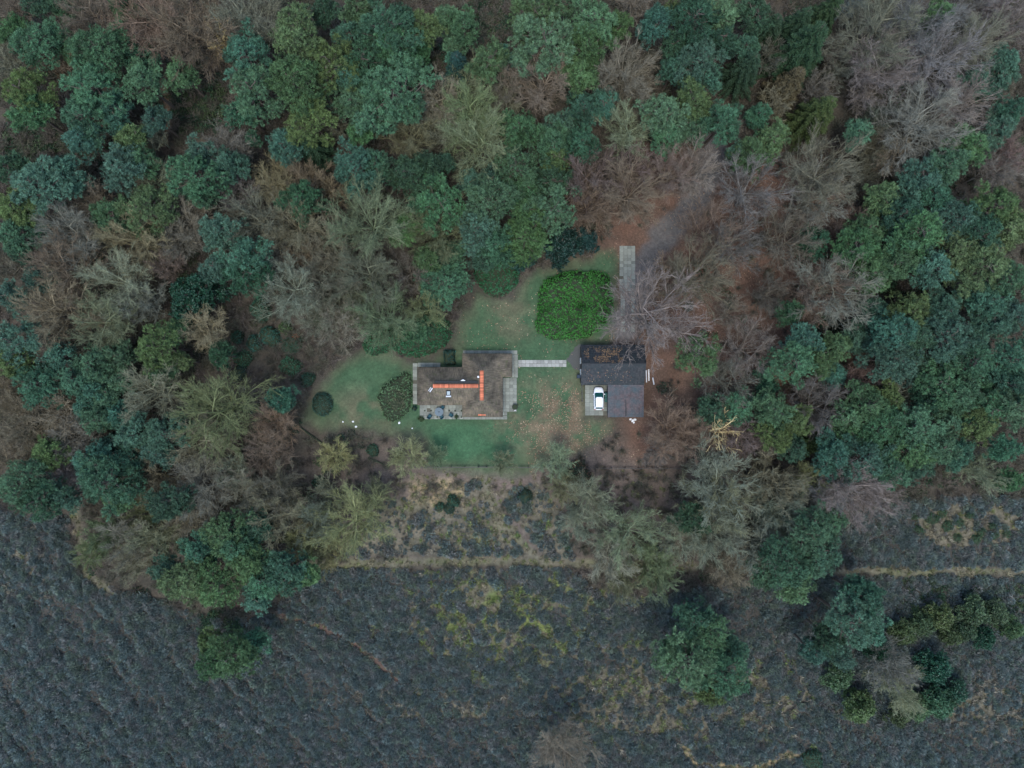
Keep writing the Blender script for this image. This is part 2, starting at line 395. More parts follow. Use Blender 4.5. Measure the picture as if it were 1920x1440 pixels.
# ------------------------------------------------------------------ thatched cottage
M['brick'] = simple('painted_brick', (0.5, 0.48, 0.44), 0.9, 0.15, 8, 0.3)
M['frame'] = simple('white_paint', (0.75, 0.75, 0.72), 0.5, 0.08, 5, 0.05)
M['door'] = simple('dark_green_paint', (0.03, 0.09, 0.06), 0.4, 0.1, 4, 0.05)
M['tile'] = simple('orange_ridge_tile', (0.50, 0.150, 0.075), 0.8, 0.45, 9, 0.5, objvar=0.32)
M['lead'] = simple('lead_sheet', (0.040, 0.043, 0.044), 0.9, 0.35, 4, 0.1, spec=.1)
M['palelead'] = simple('pale_zinc', (0.5, 0.52, 0.54), 0.45, 0.15, 4, 0.1)
m, nt, b = newmat('window_glass'); b.inputs['Base Color'].default_value = (0.03, 0.05, 0.055, 1); b.inputs['Roughness'].default_value = 0.06
M['glass'] = m
def thatch_mat():
    m, nt, b = newmat('weathered_thatch')
    at = N(nt, 'ShaderNodeAttribute', attribute_name='grain')
    st = noise(nt, 1.0, 6, 0.7, vec=at.outputs['Vector'], stretch=(9.0, 1.1, 1.0))
    bl = noise(nt, 0.55, 5, 0.65); mo = noise(nt, 1.3, 5, 0.7)
    c = ramp(nt, bl, [(0.32, (.066, .057, .044)), (0.5, (.125, .106, .080)), (0.7, (.185, .150, .105))])
    s = ramp(nt, st, [(0.3, (0.42, 0.42, 0.42)), (0.7, (1.6, 1.57, 1.5))])
    c = mixc(nt, 1.0, c, s, 'MULTIPLY')
    ms = ramp(nt, mo, [(0.54, (0, 0, 0)), (0.7, (1, 1, 1))])
    c = mixc(nt, ms, c, (.088, .092, .048))
    nt.links.new(c, b.inputs['Base Color']); b.inputs['Roughness'].default_value = 0.95; b.inputs['Specular IOR Level'].default_value = 0.08
    bump(nt, b, st, 0.7, 0.06); return m
M['thatch'] = thatch_mat()
house = empty('thatched_cottage', (*P(868, 722)[:2], 0.0))
tag(house, 'thatched cottage with orange ridge tiles in the middle of the lawn', 'house')
HX, HY = house.location.x, house.location.y
EZ, RZ = 2.35, 6.1
def rect(a, b, c, d, z):
    x0, y1, _ = P(a, b, z); x1, y0, _ = P(c, d, z); return x0, y0, x1, y1
rW = rect(782, 686.5, 903, 760.5, EZ); rE = rect(866, 662.5, 943, 782, EZ); rN = rect(938, 662.5, 960.5, 708, EZ - .15)
ridW = (P(811.8, 723.6, RZ), P(900, 723.6, RZ)); ridE = (P(903.2, 695, RZ + .12), P(903.2, 751, RZ + .12))
def hip(x, y, r, cx0, cx1, cy0, cy1, zt):
    """hip roof on rect r whose ridge spans cx0..cx1, cy0..cy1; height, along- and down-slope coordinates"""
    a = np.stack([(x - r[0]) / (cx0 - r[0]), (r[2] - x) / (r[2] - cx1), (y - r[1]) / (cy0 - r[1]), (r[3] - y) / (r[3] - cy1)])
    t = np.minimum(a.min(0), 1.0); w = a.argmin(0)
    return EZ + (zt - EZ) * t, w, t
def roof_mesh():
    st = 0.14; x0, x1 = rW[0], rN[2]; y0, y1 = rE[1], rE[3]
    xs = np.linspace(x0, x1, int((x1 - x0) / st) + 1); ys = np.linspace(y0, y1, int((y1 - y0) / st) + 1)
    X, Y = np.meshgrid(xs, ys); x, y = X.ravel(), Y.ravel()
    zw, ww, tw = hip(x, y, (rW[0], rW[1], rE[2] + 6, rW[3]), ridW[0][0], ridW[1][0], ridW[0][1] - .05, ridW[0][1] + .05, RZ)
    ze, we, te = hip(x, y, rE, ridE[0][0] - .05, ridE[0][0] + .05, ridE[1][1], ridE[0][1], RZ + .12)
    inW = (x >= rW[0] - 1e-6) & (x <= ridE[0][0]) & (y >= rW[1]) & (y <= rW[3])
    inE = (x >= rE[0]) & (x <= rE[2]) & (y >= rE[1] - 1e-6) & (y <= rE[3] + 1e-6)
    inN = (x >= rE[2] - 1.6) & (x <= rN[2] + 1e-6) & (y >= rN[1]) & (y <= rN[3] + 1e-6)
    zn = np.minimum(np.minimum(2.15 + (rN[2] - x) * 0.62, 2.15 + (y - rN[1]) * 1.3), 2.15 + (rN[3] - y) * 1.3)
    z = np.full(x.shape, -1.0); w = np.zeros(x.shape, int)
    for ins, zz, wv in ((inW, zw, ww), (inE, ze, we), (inN, zn, np.full(x.shape, 1))):
        u = ins & (zz > z); z[u] = zz[u]; w[u] = wv[u]
    ins = inW | inE | inN
    # soft, slightly uneven thatch
    z = z + np.where(ins, (fbm(x, y, 1.1, 55) - 0.5) * 0.16 + (vnoise(x * 3, y * 3, 9) - .5) * 0.05, 0)
    Z = z.reshape(X.shape); I = ins.reshape(X.shape)
    Zs = Z.copy()
    for _ in range(2):
        Pd = np.pad(Zs, 1, mode='edge'); Pm = np.pad(I.astype(float), 1)
        acc = np.zeros_like(Zs); cnt = np.zeros_like(Zs)
        for dy in (0, 1, 2):
            for dx in (0, 1, 2):
                mk = Pm[dy:dy + Z.shape[0], dx:dx + Z.shape[1]]; acc += mk * Pd[dy:dy + Z.shape[0], dx:dx + Z.shape[1]]; cnt += mk
        Zs = np.where(I, acc / np.maximum(cnt, 1), Z)
    # rounded eaves: cells on the rim drop
    rim = I & (sum(np.pad(I.astype(int), 1)[dy:dy + Z.shape[0], dx:dx + Z.shape[1]] for dy in range(3) for dx in range(3)) < 9)
    Zs = np.where(rim, Zs - 0.1, Zs)
    idx = np.arange(len(x)).reshape(X.shape)
    q = I[:-1, :-1] & I[:-1, 1:] & I[1:, 1:] & I[1:, :-1]
    quads = np.stack([idx[:-1, :-1], idx[:-1, 1:], idx[1:, 1:], idx[1:, :-1]], -1)[q]
    n = len(x); z = Zs.ravel()
    vt = np.stack([x - HX, y - HY, z], 1); vb = vt.copy(); vb[:, 2] -= 0.3
    al = np.where(w >= 2, x, y); dn = np.where(w >= 2, y, x)
    gr = np.stack([al, dn, w.astype(float) * 7], 1)
    faces = [quads, quads[:, ::-1] + n]
    ec = {}
    for f in quads:
        for i in range(4):
            a, b_ = int(f[i]), int(f[(i + 1) % 4])
            if (b_, a) in ec: del ec[(b_, a)]
            else: ec[(a, b_)] = 1
    side = np.array([(a, a + n, b_ + n, b_) for (a, b_) in ec])
    F = np.concatenate(faces + [side]); V = np.concatenate([vt, vb]); G = np.concatenate([gr, gr])
    u, inv = np.unique(F.ravel(), return_inverse=True)
    global ROOFZ
    def ROOFZ(xx, yy):
        i = int(round((xx - xs[0]) / (xs[1] - xs[0]))); j = int(round((yy - ys[0]) / (ys[1] - ys[0])))
        return float(Zs[min(max(j, 0), len(ys) - 1), min(max(i, 0), len(xs) - 1)])
    return mesh_np('roof', V[u], inv.reshape(-1, 4), {'grain': G[u]}, True)
roof = link('roof', roof_mesh(), house, M['thatch']); roof['label'] = 'weathered brown thatch with mossy patches'
ov = 0.5
def wallring(r, cut=None):
    m = MB(); x0, y0, x1, y1 = r[0] + ov - HX, r[1] + ov - HY, r[2] - ov - HX, r[3] - ov - HY; t = 0.25; h = 2.15
    m.box(((x0 + x1) / 2, y0 + t / 2, h / 2), (x1 - x0, t, h)); m.box(((x0 + x1) / 2, y1 - t / 2, h / 2), (x1 - x0, t, h))
    m.box((x0 + t / 2, (y0 + y1) / 2, h / 2), (t, y1 - y0 - 2 * t, h)); m.box((x1 - t / 2, (y0 + y1) / 2, h / 2), (t, y1 - y0 - 2 * t, h))
    return m
wallring((rW[0], rW[1], rE[0] + 2 * ov, rW[3])).build('wall', M['brick'], house)
wallring(rE).build('wall', M['brick'], house)
wallring((rE[2] - 2 * ov - .003, rN[1] + .01, rN[2], rN[3])).build('wall', M['brick'], house)
def window(x, y, ax, w=1.2, h=1.0, z=1.35, parent=None):
    x -= HX; y -= HY; m = MB(); g = MB(); sx = (1, 0) if ax == 'x' else (0, 1)
    def bx(mm, u, zz, du, dz, th): mm.box((x + sx[0] * u, y + sx[1] * u, zz), (du if ax == 'x' else th, th if ax == 'x' else du, dz))
    for s in (-1, 1): bx(m, s * w / 2, z, 0.08, h + 0.08, 0.1); bx(m, 0, z + s * h / 2, w - .08, 0.08, 0.096)
    bx(m, 0, z, 0.05, h - .08, 0.09); bx(g, 0, z, w - .08, h - .08, 0.04)
    o = m.build('window', M['frame'], house); g.build('pane', M['glass'], o)
for k in (0.22, 0.5, 0.8):
    window(rW[0] + (rE[0] - rW[0]) * k, rW[1] + ov - .02, 'x'); 
for k in (0.25, 0.6): window(rW[0] + (rE[0] - rW[0]) * k, rW[3] - ov + .02, 'x', 0.9)
for k in (0.3, 0.7): window(rE[0] + (rE[2] - rE[0]) * k, rE[1] + ov - .02, 'x'); window(rE[0] + (rE[2] - rE[0]) * k, rE[3] - ov + .02, 'x', 0.9)
window(rW[0] + ov - .02, (rW[1] + rW[3]) / 2, 'y'); window(rE[2] - ov + .02, rE[1] + 2.2, 'y'); window(rE[2] - ov + .02, rE[1] + 4.6, 'y')
dm = MB(); dm.box((rN[2] - ov + .02 - HX, (rN[1] + rN[3]) / 2 - HY, 1.05), (0.08, 0.95, 2.05)); d = dm.build('door', M['door'], house)
MB().box((rN[2] - ov + .08 - HX, (rN[1] + rN[3]) / 2 - .35 - HY, 1.05), (0.05, 0.12, 0.03)).build('handle', M['palelead'], d)
# ridge tiles, each its own piece
def ridge_tile_mesh(L, rad=0.33):
    m = MB(); n = 7; vs = []
    for (yy, k) in ((-L / 2, 1.05), (L / 2 - .02, 0.95)):
        for rr in (rad * k, rad * k - .045):
            for i in range(n):
                a = math.pi * (0.06 + 0.88 * i / (n - 1)); vs.append((math.cos(a) * rr, yy, math.sin(a) * rr * 0.8))
    f = []
    for i in range(n - 1):
        f += [(i, i + 1, 2 * n + i + 1, 2 * n + i), (n + i + 1, n + i, 3 * n + i, 3 * n + i + 1), (i + 1, i, n + i, n + i + 1), (2 * n + i, 2 * n + i + 1, 3 * n + i + 1, 3 * n + i)]
    m.add(vs, f); me = m.mesh('ridge_tile'); me.materials.append(M['tile']); return me
def ridge(a, b, n, skew=0):
    a, b = Vector(a), Vector(b); L = (b - a).length / n; me = ridge_tile_mesh(L); d = (b - a).normalized()
    for i in range(n):
        p = a + (b - a) * ((i + .5) / n)
        o = link('ridge_tile', me, house); o.location = (p.x - HX, p.y - HY, p.z - 0.17 + random.uniform(-.01, .01))
        o.rotation_euler = (0, random.uniform(-.03, .03), math.atan2(d.y, d.x) - math.pi / 2 + random.uniform(-.02, .02))
ridge((ridW[0][0], ridW[0][1], RZ), (P(897, 723.6, RZ)[0], ridW[0][1], RZ), 27)
ridge((ridE[0][0], ridE[0][1], RZ + .14), (ridE[1][0], ridE[1][1], RZ + .14), 18)
def onroof(px, py, dz=0.0):
    z = 4.0
    for _ in range(4):
        x, y, _z = P(px, py, z); z = ROOFZ(x, y)
    return x - HX, y - HY, z + dz
def flash(pts, w, mat, name, th=0.03):
    a, b = [Vector(onroof(*p, 0.05)) for p in pts]; d = (b - a); m = MB(); s = d.cross(Vector((0, 0, 1))).normalized() * w / 2; u = Vector((0, 0, th))
    m.add([a - s, b - s, b + s, a + s, a - s + u, b - s + u, b + s + u, a + s + u], [(3, 2, 1, 0), (4, 5, 6, 7), (0, 1, 5, 4), (1, 2, 6, 5), (2, 3, 7, 6), (3, 0, 4, 7)])
    o = m.build(name, mat, house); return o
# lead apron strips under the ridge
flash(((815, 716.2), (896, 716.2)), 0.3, M['lead'], 'lead_strip')
flash(((811, 727.5), (806, 735)), 0.17, M['palelead'], 'flashing_strip'); flash(((808.2, 726), (803.5, 733)), 0.1, M['palelead'], 'flashing_strip')
flash(((896, 694.2), (911, 694.2)), 0.25, M['lead'], 'lead_strip'); flash(((897, 752.3), (910, 752.3)), 0.2, M['lead'], 'lead_strip')
# skylight
def skylight():
    a = Vector(onroof(841, 730.5)); b_ = Vector(onroof(841, 740)); d = (b_ - a).normalized(); s = Vector((1, 0, 0)); nrm = s.cross(d).normalized()
    if nrm.z < 0: nrm = -nrm
    c = (a + b_) / 2 + nrm * 0.16; L = 1.0; w = 0.62
    def plate(m, c, hu, hv, th):
        vs = [c + s * (i * hu) + d * (j * hv) + nrm * k for k in (-th, th) for (i, j) in ((-1, -1), (1, -1), (1, 1), (-1, 1))]
        m.add(vs, [(3, 2, 1, 0), (4, 5, 6, 7), (0, 1, 5, 4), (1, 2, 6, 5), (2, 3, 7, 6), (3, 0, 4, 7)])
    m = MB()
    for i in (-1, 1): plate(m, c + s * (i * w / 2), 0.05, L / 2 + .05, 0.1)
    for j in (-1, 1): plate(m, c + d * (j * L / 2), w / 2 - .05, 0.05, 0.1)
    o = m.build('skylight', M['lead'], house); g = MB(); plate(g, c + nrm * .03, w / 2 - .05, L / 2 - .05, 0.015); g.build('pane', M['skyglass'], o)
    ap = MB(); plate(ap, c + d * 0.76 + nrm * .02, 0.42, 0.17, 0.02); ap.build('apron', M['palelead'], o)
m, nt, b = newmat('skylight_glass'); b.inputs['Base Color'].default_value = (0.3, 0.36, 0.38, 1); b.inputs['Roughness'].default_value = 0.15; M['skyglass'] = m
skylight()
# vent pipes and the little brick eave hood
x, y, z = onroof(868.5, 713.5)
o = MB().cyl((x, y, z - .2), (x, y, z + .45), 0.09, n=12).build('vent_pipe', M['lead'], house)
MB().cyl((x, y, z + .44), (x, y, z + .52), 0.2, 0.14, 12).box((x, y, z + .48), (0.7, 0.12, 0.05)).build('cowl', M['frame'], o)
x, y, z = onroof(897, 706.5)
o = MB().cyl((x, y, z - .2), (x, y, z + .3), 0.1, n=12).build('vent_pipe', M['frame'], house)
MB().cyl((x, y, z + .29), (x + .03, y - .05, z + .42), 0.19, 0.12, 12).build('cowl', M['frame'], o)
x, y, z = onroof(903.5, 777, 0.0)
for i in range(5):
    MB().box((x - .5 + i * .25, y, z + .06), (.235, .38, .06)).build('eave_tile', M['tile'], house)

# ------------------------------------------------------------------ barn with lean-to
def tile_mat(name, a, b_, c):
    m, nt, b = newmat(name); at = N(nt, 'ShaderNodeAttribute', attribute_name='rnd'); bl = noise(nt, 0.6, 5, 0.7)
    col = mixc(nt, at.outputs['Fac'], a, b_); mk = ramp(nt, bl, [(0.30, (0, 0, 0)), (0.70, (1, 1, 1))]); col = mixc(nt, mk, col, c)
    g = ramp(nt, noise(nt, 9, 5, 0.7), [(0.25, (.7,) * 3), (.75, (1.25,) * 3)]); col = mixc(nt, 1.0, col, g, 'MULTIPLY')
    nt.links.new(col, b.inputs['Base Color']); b.inputs['Roughness'].default_value = 0.8; b.inputs['Specular IOR Level'].default_value = 0.2
    return m
M['darktile'] = tile_mat('dark_pantile', (.036, .038, .042), (.080, .076, .076), (.036, .048, .050))
M['redtile'] = tile_mat('mossy_red_tile', (.082, .056, .056), (.140, .100, .096), (.058, .090, .098))
M['board'] = simple('dark_boarding', (0.035, 0.03, 0.028), 0.8, 0.3, 4, 0.3)
M['wood'] = simple('grey_timber', (0.085, 0.078, 0.068), 0.85, 0.3, 5, 0.4)
barn = empty('barn', (*P(1148, 684)[:2], 0)); tag(barn, 'dark tiled barn with leaf-strewn roof beside the parked white car', 'barn')
BX, BY = barn.location.x, barn.location.y
def tiles(name, o, u, v, w, l, cw, cl, mat, parent, seed):
    """courses of hollow tiles on the plane o + u*a + v*b (v runs down the slope)"""
    r = np.random.default_rng(seed); o, u, v = np.array(o), np.array(u), np.array(v); n = np.cross(u, v); n = n / np.linalg.norm(n)
    if n[2] < 0: n = -n
    nu, nv = int(round(w / cw)), int(round(l / cl)); cw, cl = w / nu, l / nv; Vs, Fs, Rn = [], [], []
    for j in range(nv):
        for i in range(nu):
            jt = r.normal(0, .006, 2); hz = r.normal(0, .006)
            pr = [(0.0, 0.0), (0.3, 0.045), (0.62, 0.012), (1.0, 0.028)]
            base = len(Vs)
            for (vv, h) in ((j * cl - .05, 0.02), ((j + 1) * cl + .02, 0.06), ((j + 1) * cl + .02, 0.015)):
                for (a, hh) in pr: Vs.append(o + u * ((i + a * .985) * cw + jt[0]) + v * (vv + jt[1]) + n * (h + hh + hz))
            for k in range(3):
                Fs.append((base + k, base + k + 1, base + 5 + k, base + 4 + k)); Fs.append((base + 4 + k, base + 5 + k, base + 9 + k, base + 8 + k))
            Rn += [r.random()] * 12
    ob = link(name, mesh_np(name, np.array(Vs), np.array(Fs), {'rnd': np.array(Rn)}), parent, mat); ob['kind'] = 'stuff'; return ob
bx0, by1, _ = P(1089.5, 647, 2.4); bx1, by0, _ = P(1208, 721, 2.3); ry = P(1150, 682, 4.1)[1]; RB = 4.1
def slope(name, x0, x1, ya, za, yb, zb, mat, parent, ox, oy, cw=.26, cl=.33, seed=1):
    d = np.array([0, yb - ya, zb - za]); L = np.linalg.norm(d); d = d / L
    m = MB(); t = 0.1
    m.add([(x0 - ox, ya - oy, za - t), (x1 - ox, ya - oy, za - t), (x1 - ox, yb - oy, zb - t), (x0 - ox, yb - oy, zb - t),
           (x0 - ox, ya - oy, za), (x1 - ox, ya - oy, za), (x1 - ox, yb - oy, zb), (x0 - ox, yb - oy, zb)],
          [(0, 1, 2, 3), (7, 6, 5, 4), (0, 4, 5, 1), (1, 5, 6, 2), (2, 6, 7, 3), (3, 7, 4, 0)])
    m.build('roof_deck', M['board'], parent)
    tiles('roof_tiles', (x0 - ox, ya - oy, za), (1, 0, 0), d, x1 - x0, L, cw, cl, mat, parent, seed)
slope('n', bx0, bx1, ry + .03, RB, by1, 2.4, M['darktile'], barn, BX, BY, seed=2)
slope('s', bx0, bx1, ry - .03, RB, by0, 2.3, M['darktile'], barn, BX, BY, seed=3)
for i in range(34):
    L = (bx1 - bx0) / 34; mm = MB(); 
    if i == 0: rt = ridge_tile_mesh(L, 0.13); rt.materials.clear(); rt.materials.append(M['lead'])
    o = link('ridge_tile', rt, barn); o.location = (bx0 + (i + .5) * L - BX, ry - BY, RB + .03); o.rotation_euler = (0, 0, -math.pi / 2)
def gable(x, parent):
    t = .12; y0, y1 = by0 + .3, by1 - .3; m = MB()
    pr = [(y0, 0), (y1, 0), (y1, 2.42), (ry, RB - .16), (y0, 2.32)]
    m.add([(x - BX - t / 2, a - BY, h) for a, h in pr] + [(x - BX + t / 2, a - BY, h) for a, h in pr], [(0, 1, 2, 3, 4), (9, 8, 7, 6, 5)] + [(i, 5 + i, 5 + (i + 1) % 5, (i + 1) % 5) for i in range(5)])
    m.build('wall', M['board'], barn)
gable(bx0 + .12, barn); gable(bx1 - .3, barn)
for yy in (by0 + .35, by1 - .35): MB().box(((bx0 + bx1) / 2 - BX - .05, yy - BY, 1.13), (bx1 - bx0 - .6, .12, 2.26)).build('wall', M['board'], barn)
for (pa, pb) in ((671, 682), (692, 703)):
    ya = P(0, pa, 1.2)[1]; yb = P(0, pb, 1.2)[1]
    o = MB().box((bx0 + .04 - BX, (ya + yb) / 2 - BY, 1.35), (.07, ya - yb, 1.9)).build('shutter', M['frame'], barn)
    MB().box((bx0 - .01 - BX, (ya + yb) / 2 - BY, 1.35), (.035, .08, 1.7)).build('batten', M['frame'], o)
MB().box((bx0 + .0 - BX, (by0 + by1) / 2 - BY, 2.33), (.05, by1 - by0, .1)).build('gutter', M['lead'], barn)
# lean-to
lean = empty('garage', (*P(1173, 752)[:2], 0)); tag(lean, 'low garage with mossy reddish tiled roof right of the white car', 'garage')
LX, LY = lean.location.x, lean.location.y
lx0, ly1, _ = P(1140, 721.6, 2.25); lx1, ly0, _ = P(1207, 782, 2.1)
slope('l', lx0, lx1, ly1 - .02, 2.27, ly0, 2.02, M['redtile'], lean, LX, LY, .3, .27, 5)
for (x, y, dx, dy) in ((lx0 + .2, (ly0 + ly1) / 2, .1, ly1 - ly0 - .5), (lx1 - .2, (ly0 + ly1) / 2, .1, ly1 - ly0 - .5)):
    MB().box((x - LX, y - LY, .98), (dx, dy, 1.9)).build('wall', M['board'], lean)
MB().box(((lx0 + lx1) / 2 - LX, ly0 + .25 - LY, .95), (lx1 - lx0 - .52, .1, 1.9)).build('garage_door', M['board'], lean)
MB().box((lx0 - .04 - LX, (ly0 + ly1) / 2 - LY, 2.1), (.05, ly1 - ly0, .12)).build('gutter', M['lead'], lean)
MB().box(((lx0 + lx1) / 2 - LX, (ly0 + ly1) / 2 - LY, 2.2), (.16, ly1 - ly0 - .3, .03)).build('valley_strip', M['lead'], lean)

# ------------------------------------------------------------------ white car
def car(px, py, label):
    root = empty('parked_car', (*P(px, py)[:2], 0.075)); tag(root, label, 'car')
    m, nt, b = newmat('white_car_paint'); b.inputs['Base Color'].default_value = (.78, .79, .8, 1); b.inputs['Roughness'].default_value = .25; b.inputs['Coat Weight'].default_value = .5; M['paint'] = m
    m, nt, b = newmat('tinted_glass'); b.inputs['Base Color'].default_value = (.012, .07, .065, 1); b.inputs['Roughness'].default_value = .05; M['carglass'] = m
    M['rubber'] = simple('tyre_rubber', (.02, .02, .02), .9, .2, 8, .1); M['rim'] = simple('alloy', (.5, .5, .52), .35, .1, 6, 0, metal=.8)
    M['lamp'] = simple('headlamp', (.7, .72, .75), .15, .05, 4, 0); M['red'] = simple('tail_lamp', (.35, .02, .02), .3, .1, 4, 0); M['black'] = simple('black_plastic', (.03, .03, .03), .6, .2, 6, .1)
    # stations along the car (y forward): half width at sill, half width at belt, belt height, nose/tail sill height
    stn = [(-1.93, .45, .55, .52, .38), (-1.86, .66, .70, .74, .28), (-1.7, .76, .78, .86, .24), (-1.35, .80, .815, .92, .2), (-.8, .82, .83, .93, .2), (0, .82, .83, .93, .2),
           (.6, .82, .83, .92, .2), (1.0, .81, .82, .88, .2), (1.35, .79, .79, .80, .2), (1.65, .72, .72, .72, .24), (1.84, .58, .58, .62, .28), (1.93, .40, .40, .5, .34)]
    V, F = [], []
    for (y, ws, wb, hb, zs) in stn:
        pr = [(-ws * .9, zs), (-ws, zs + .12), (-wb, hb - .12), (-wb * .96, hb - .02), (-wb * .7, hb + .035), (0, hb + .055), (wb * .7, hb + .035), (wb * .96, hb - .02), (wb, hb - .12), (ws, zs + .12), (ws * .9, zs)]
        V += [(x, y, z) for x, z in pr]
    n = 11
    for i in range(len(stn) - 1):
        for k in range(n): F.append((i * n + k, i * n + (k + 1) % n, (i + 1) * n + (k + 1) % n, (i + 1) * n + k))
    F += [tuple(range(n - 1, -1, -1)), tuple((len(stn) - 1) * n + k for k in range(n))]
    mb = MB(); mb.add(V, F); body = mb.build('body', M['paint'], root, True)
    # greenhouse: belt ring and roof ring
    def ring(y0, y1, w0, w1, z, c=.18):
        return [(-w0 + c * .5, y0, z), (w0 - c * .5, y0, z), (w0, y0 + c, z), (w1, y1 - c, z), (w1 - c, y1, z), (-w1 + c, y1, z), (-w1, y1 - c, z), (-w0, y0 + c, z)]
    A = ring(-1.74, 1.0, .72, .74, .93); B = ring(-1.42, .22, .57, .58, 1.43)
    mb = MB(); vs = A + B
    def pick(fs):
        u = sorted({i for f in fs for i in f}); return MB().add([vs[i] for i in u], [tuple(u.index(i) for i in f) for f in fs])
    mb = pick([(0, 1, 9, 8)]); mb.build('rear_window', M['carglass'], root)
    mb = pick([(3, 4, 12, 11), (4, 5, 13, 12), (5, 6, 14, 13)]); mb.build('windscreen', M['carglass'], root)
    mb = pick([(2, 3, 11, 10)]); mb.build('side_window', M['carglass'], root)
    mb = pick([(6, 7, 15, 14)]); mb.build('side_window', M['carglass'], root)
    pick([(1, 2, 10, 9)]).build('rear_pillar', M['paint'], root); pick([(7, 0, 8, 15)]).build('rear_pillar', M['paint'], root)
    top = [(x * .93, y * .93 - .03, 1.475) for x, y, z in B]; mb = MB(); mb.add([(x * 1.03, y + (.03 if y > 0 else -.03), z - .005) for x, y, z in B] + top, [(i, (i + 1) % 8, 8 + (i + 1) % 8, 8 + i) for i in range(8)] + [tuple(range(8, 16))])
    mb.build('roof', M['paint'], root, False)
    for s in (-1, 1):
        MB().box((s * .9, .72, .95), (.2, .11, .13)).build('mirror', M['paint'], root)
        h = MB(); h.add([(s * .42, 1.81, .6), (s * .66, 1.7, .63), (s * .67, 1.5, .73), (s * .5, 1.66, .735)], [(0, 1, 2, 3)]); h.v = [(x, y + .02, z + .02) for x, y, z in h.v]; h.build('headlight', M['lamp'], root)
        MB().box((s * .62, -1.84, .74), (.2, .1, .22)).build('tail_light', M['red'], root)
        for yy in (-1.2, 1.22):
            w = MB().cyl((s * .62, yy, .3), (s * .81, yy, .3), .3, n=18).build('wheel', M['rubber'], root); MB().cyl((s * .78, yy, .3), (s * .825, yy, .3), .19, n=14).build('rim', M['rim'], w)
    MB().box((0, 1.9, .42), (.7, .08, .14)).build('grille', M['black'], root)
    MB().box((.48, 1.22, .845), (.09, .12, .03)).build('bonnet_badge', M['black'], root)
    MB().box((0, -1.9, .5), (.5, .08, .12)).build('number_plate', M['frame'], root)
    return root
car(1121.7, 747, 'small white hatchback parked on the slabs between barn and garage')
# bins
M['bin_green'] = simple('green_plastic', (.01, .07, .055), .5, .2, 5, .05); M['bin_blue'] = simple('dark_blue_plastic', (.012, .03, .055), .5, .2, 5, .05)
def bin_(px, py, rz, mat, label):
    r = empty('wheelie_bin', (*P(px, py)[:2], .02), rz); tag(r, label, 'bin')
    MB().add([(-.22, -.27, .08), (.22, -.27, .08), (.22, .27, .08), (-.22, .27, .08), (-.28, -.36, .98), (.28, -.36, .98), (.28, .34, .98), (-.28, .34, .98)], [(3, 2, 1, 0), (4, 5, 6, 7), (0, 1, 5, 4), (1, 2, 6, 5), (2, 3, 7, 6), (3, 0, 4, 7)]).build('body', M[mat], r)
    l = MB().box((0, 0, 1.02), (.62, .76, .07), top=.9).build('lid', M[mat], r); MB().cyl((-.2, .41, 1.0), (.2, .41, 1.0), .02).build('handle', M[mat], l)
    for s in (-1, 1): MB().cyl((s * .2, .3, .1), (s * .27, .3, .1), .1, n=12).build('wheel', M['rubber'], r)
bin_(1085.5, 706, math.pi / 2, 'bin_blue', 'dark blue wheelie bin against the left wall of the barn')
bin_(1135, 741, 0, 'bin_green', 'dark green wheelie bin between the white car and the garage, nearer the barn')
bin_(1135.3, 749.5, 0, 'bin_green', 'dark green wheelie bin between the white car and the garage, farther from the barn')

# ------------------------------------------------------------------ terrace furniture
M['chair'] = simple('teal_cushion', (.012, .06, .075), .7, .3, 6, .1); M['tabletop'] = simple('blue_grey_table', (.085, .125, .145), .4, .3, 5, .05); M['pot'] = simple('dark_pot', (.02, .02, .022), .8, .3, 6, .1)
t = empty('garden_table', (*P(824, 772)[:2], .065)); tag(t, 'round blue-grey garden table on the cottage terrace', 'table')
MB().cyl((0, 0, .71), (0, 0, .75), .72, n=28).build('tabletop', M['tabletop'], t); MB().cyl((0, 0, .03), (0, 0, .71), .06).build('leg', M['pot'], t)
MB().cyl((0, 0, 0), (0, 0, .04), .32, .25, 18).build('base', M['pot'], t); MB().cyl((0, 0, .75), (0, 0, .78), .1, .08, 12).build('centre_cap', M['pot'], t)
def chair(px, py, rz, label):
    r = empty('garden_chair', (*P(px, py)[:2], .065), rz); tag(r, label, 'chair', 'chairs round the garden table')
    MB().box((0, 0, .45), (.56, .56, .1), top=.95).build('seat', M['chair'], r)
    MB().add([(-.29, .22, .48), (.29, .22, .48), (.29, .32, .48), (-.29, .32, .48), (-.29, .42, 1.0), (.29, .42, 1.0), (.29, .48, 1.0), (-.29, .48, 1.0)], [(3, 2, 1, 0), (4, 5, 6, 7), (0, 1, 5, 4), (1, 2, 6, 5), (2, 3, 7, 6), (3, 0, 4, 7)]).build('backrest', M['chair'], r)
    for sx in (-1, 1):
        MB().box((sx * .31, .02, .66), (.06, .54, .035)).build('armrest', M['pot'], r)
        for sy in (-1, 1): MB().cyl((sx * .29, sy * .25, 0), (sx * .28, sy * .25, .64), .02, n=6).build('leg', M['pot'], r)
chair(829, 765.3, -.7, 'teal garden chair above the round table, nearest the thatch'); chair(806.5, 780, 2.5, 'teal garden chair left of the round table, out on the slabs')
chair(828, 780.3, 3.6, 'teal garden chair just below the round table'); chair(845.6, 777.6, 4.2, 'teal garden chair right of the round table beside a round bush')
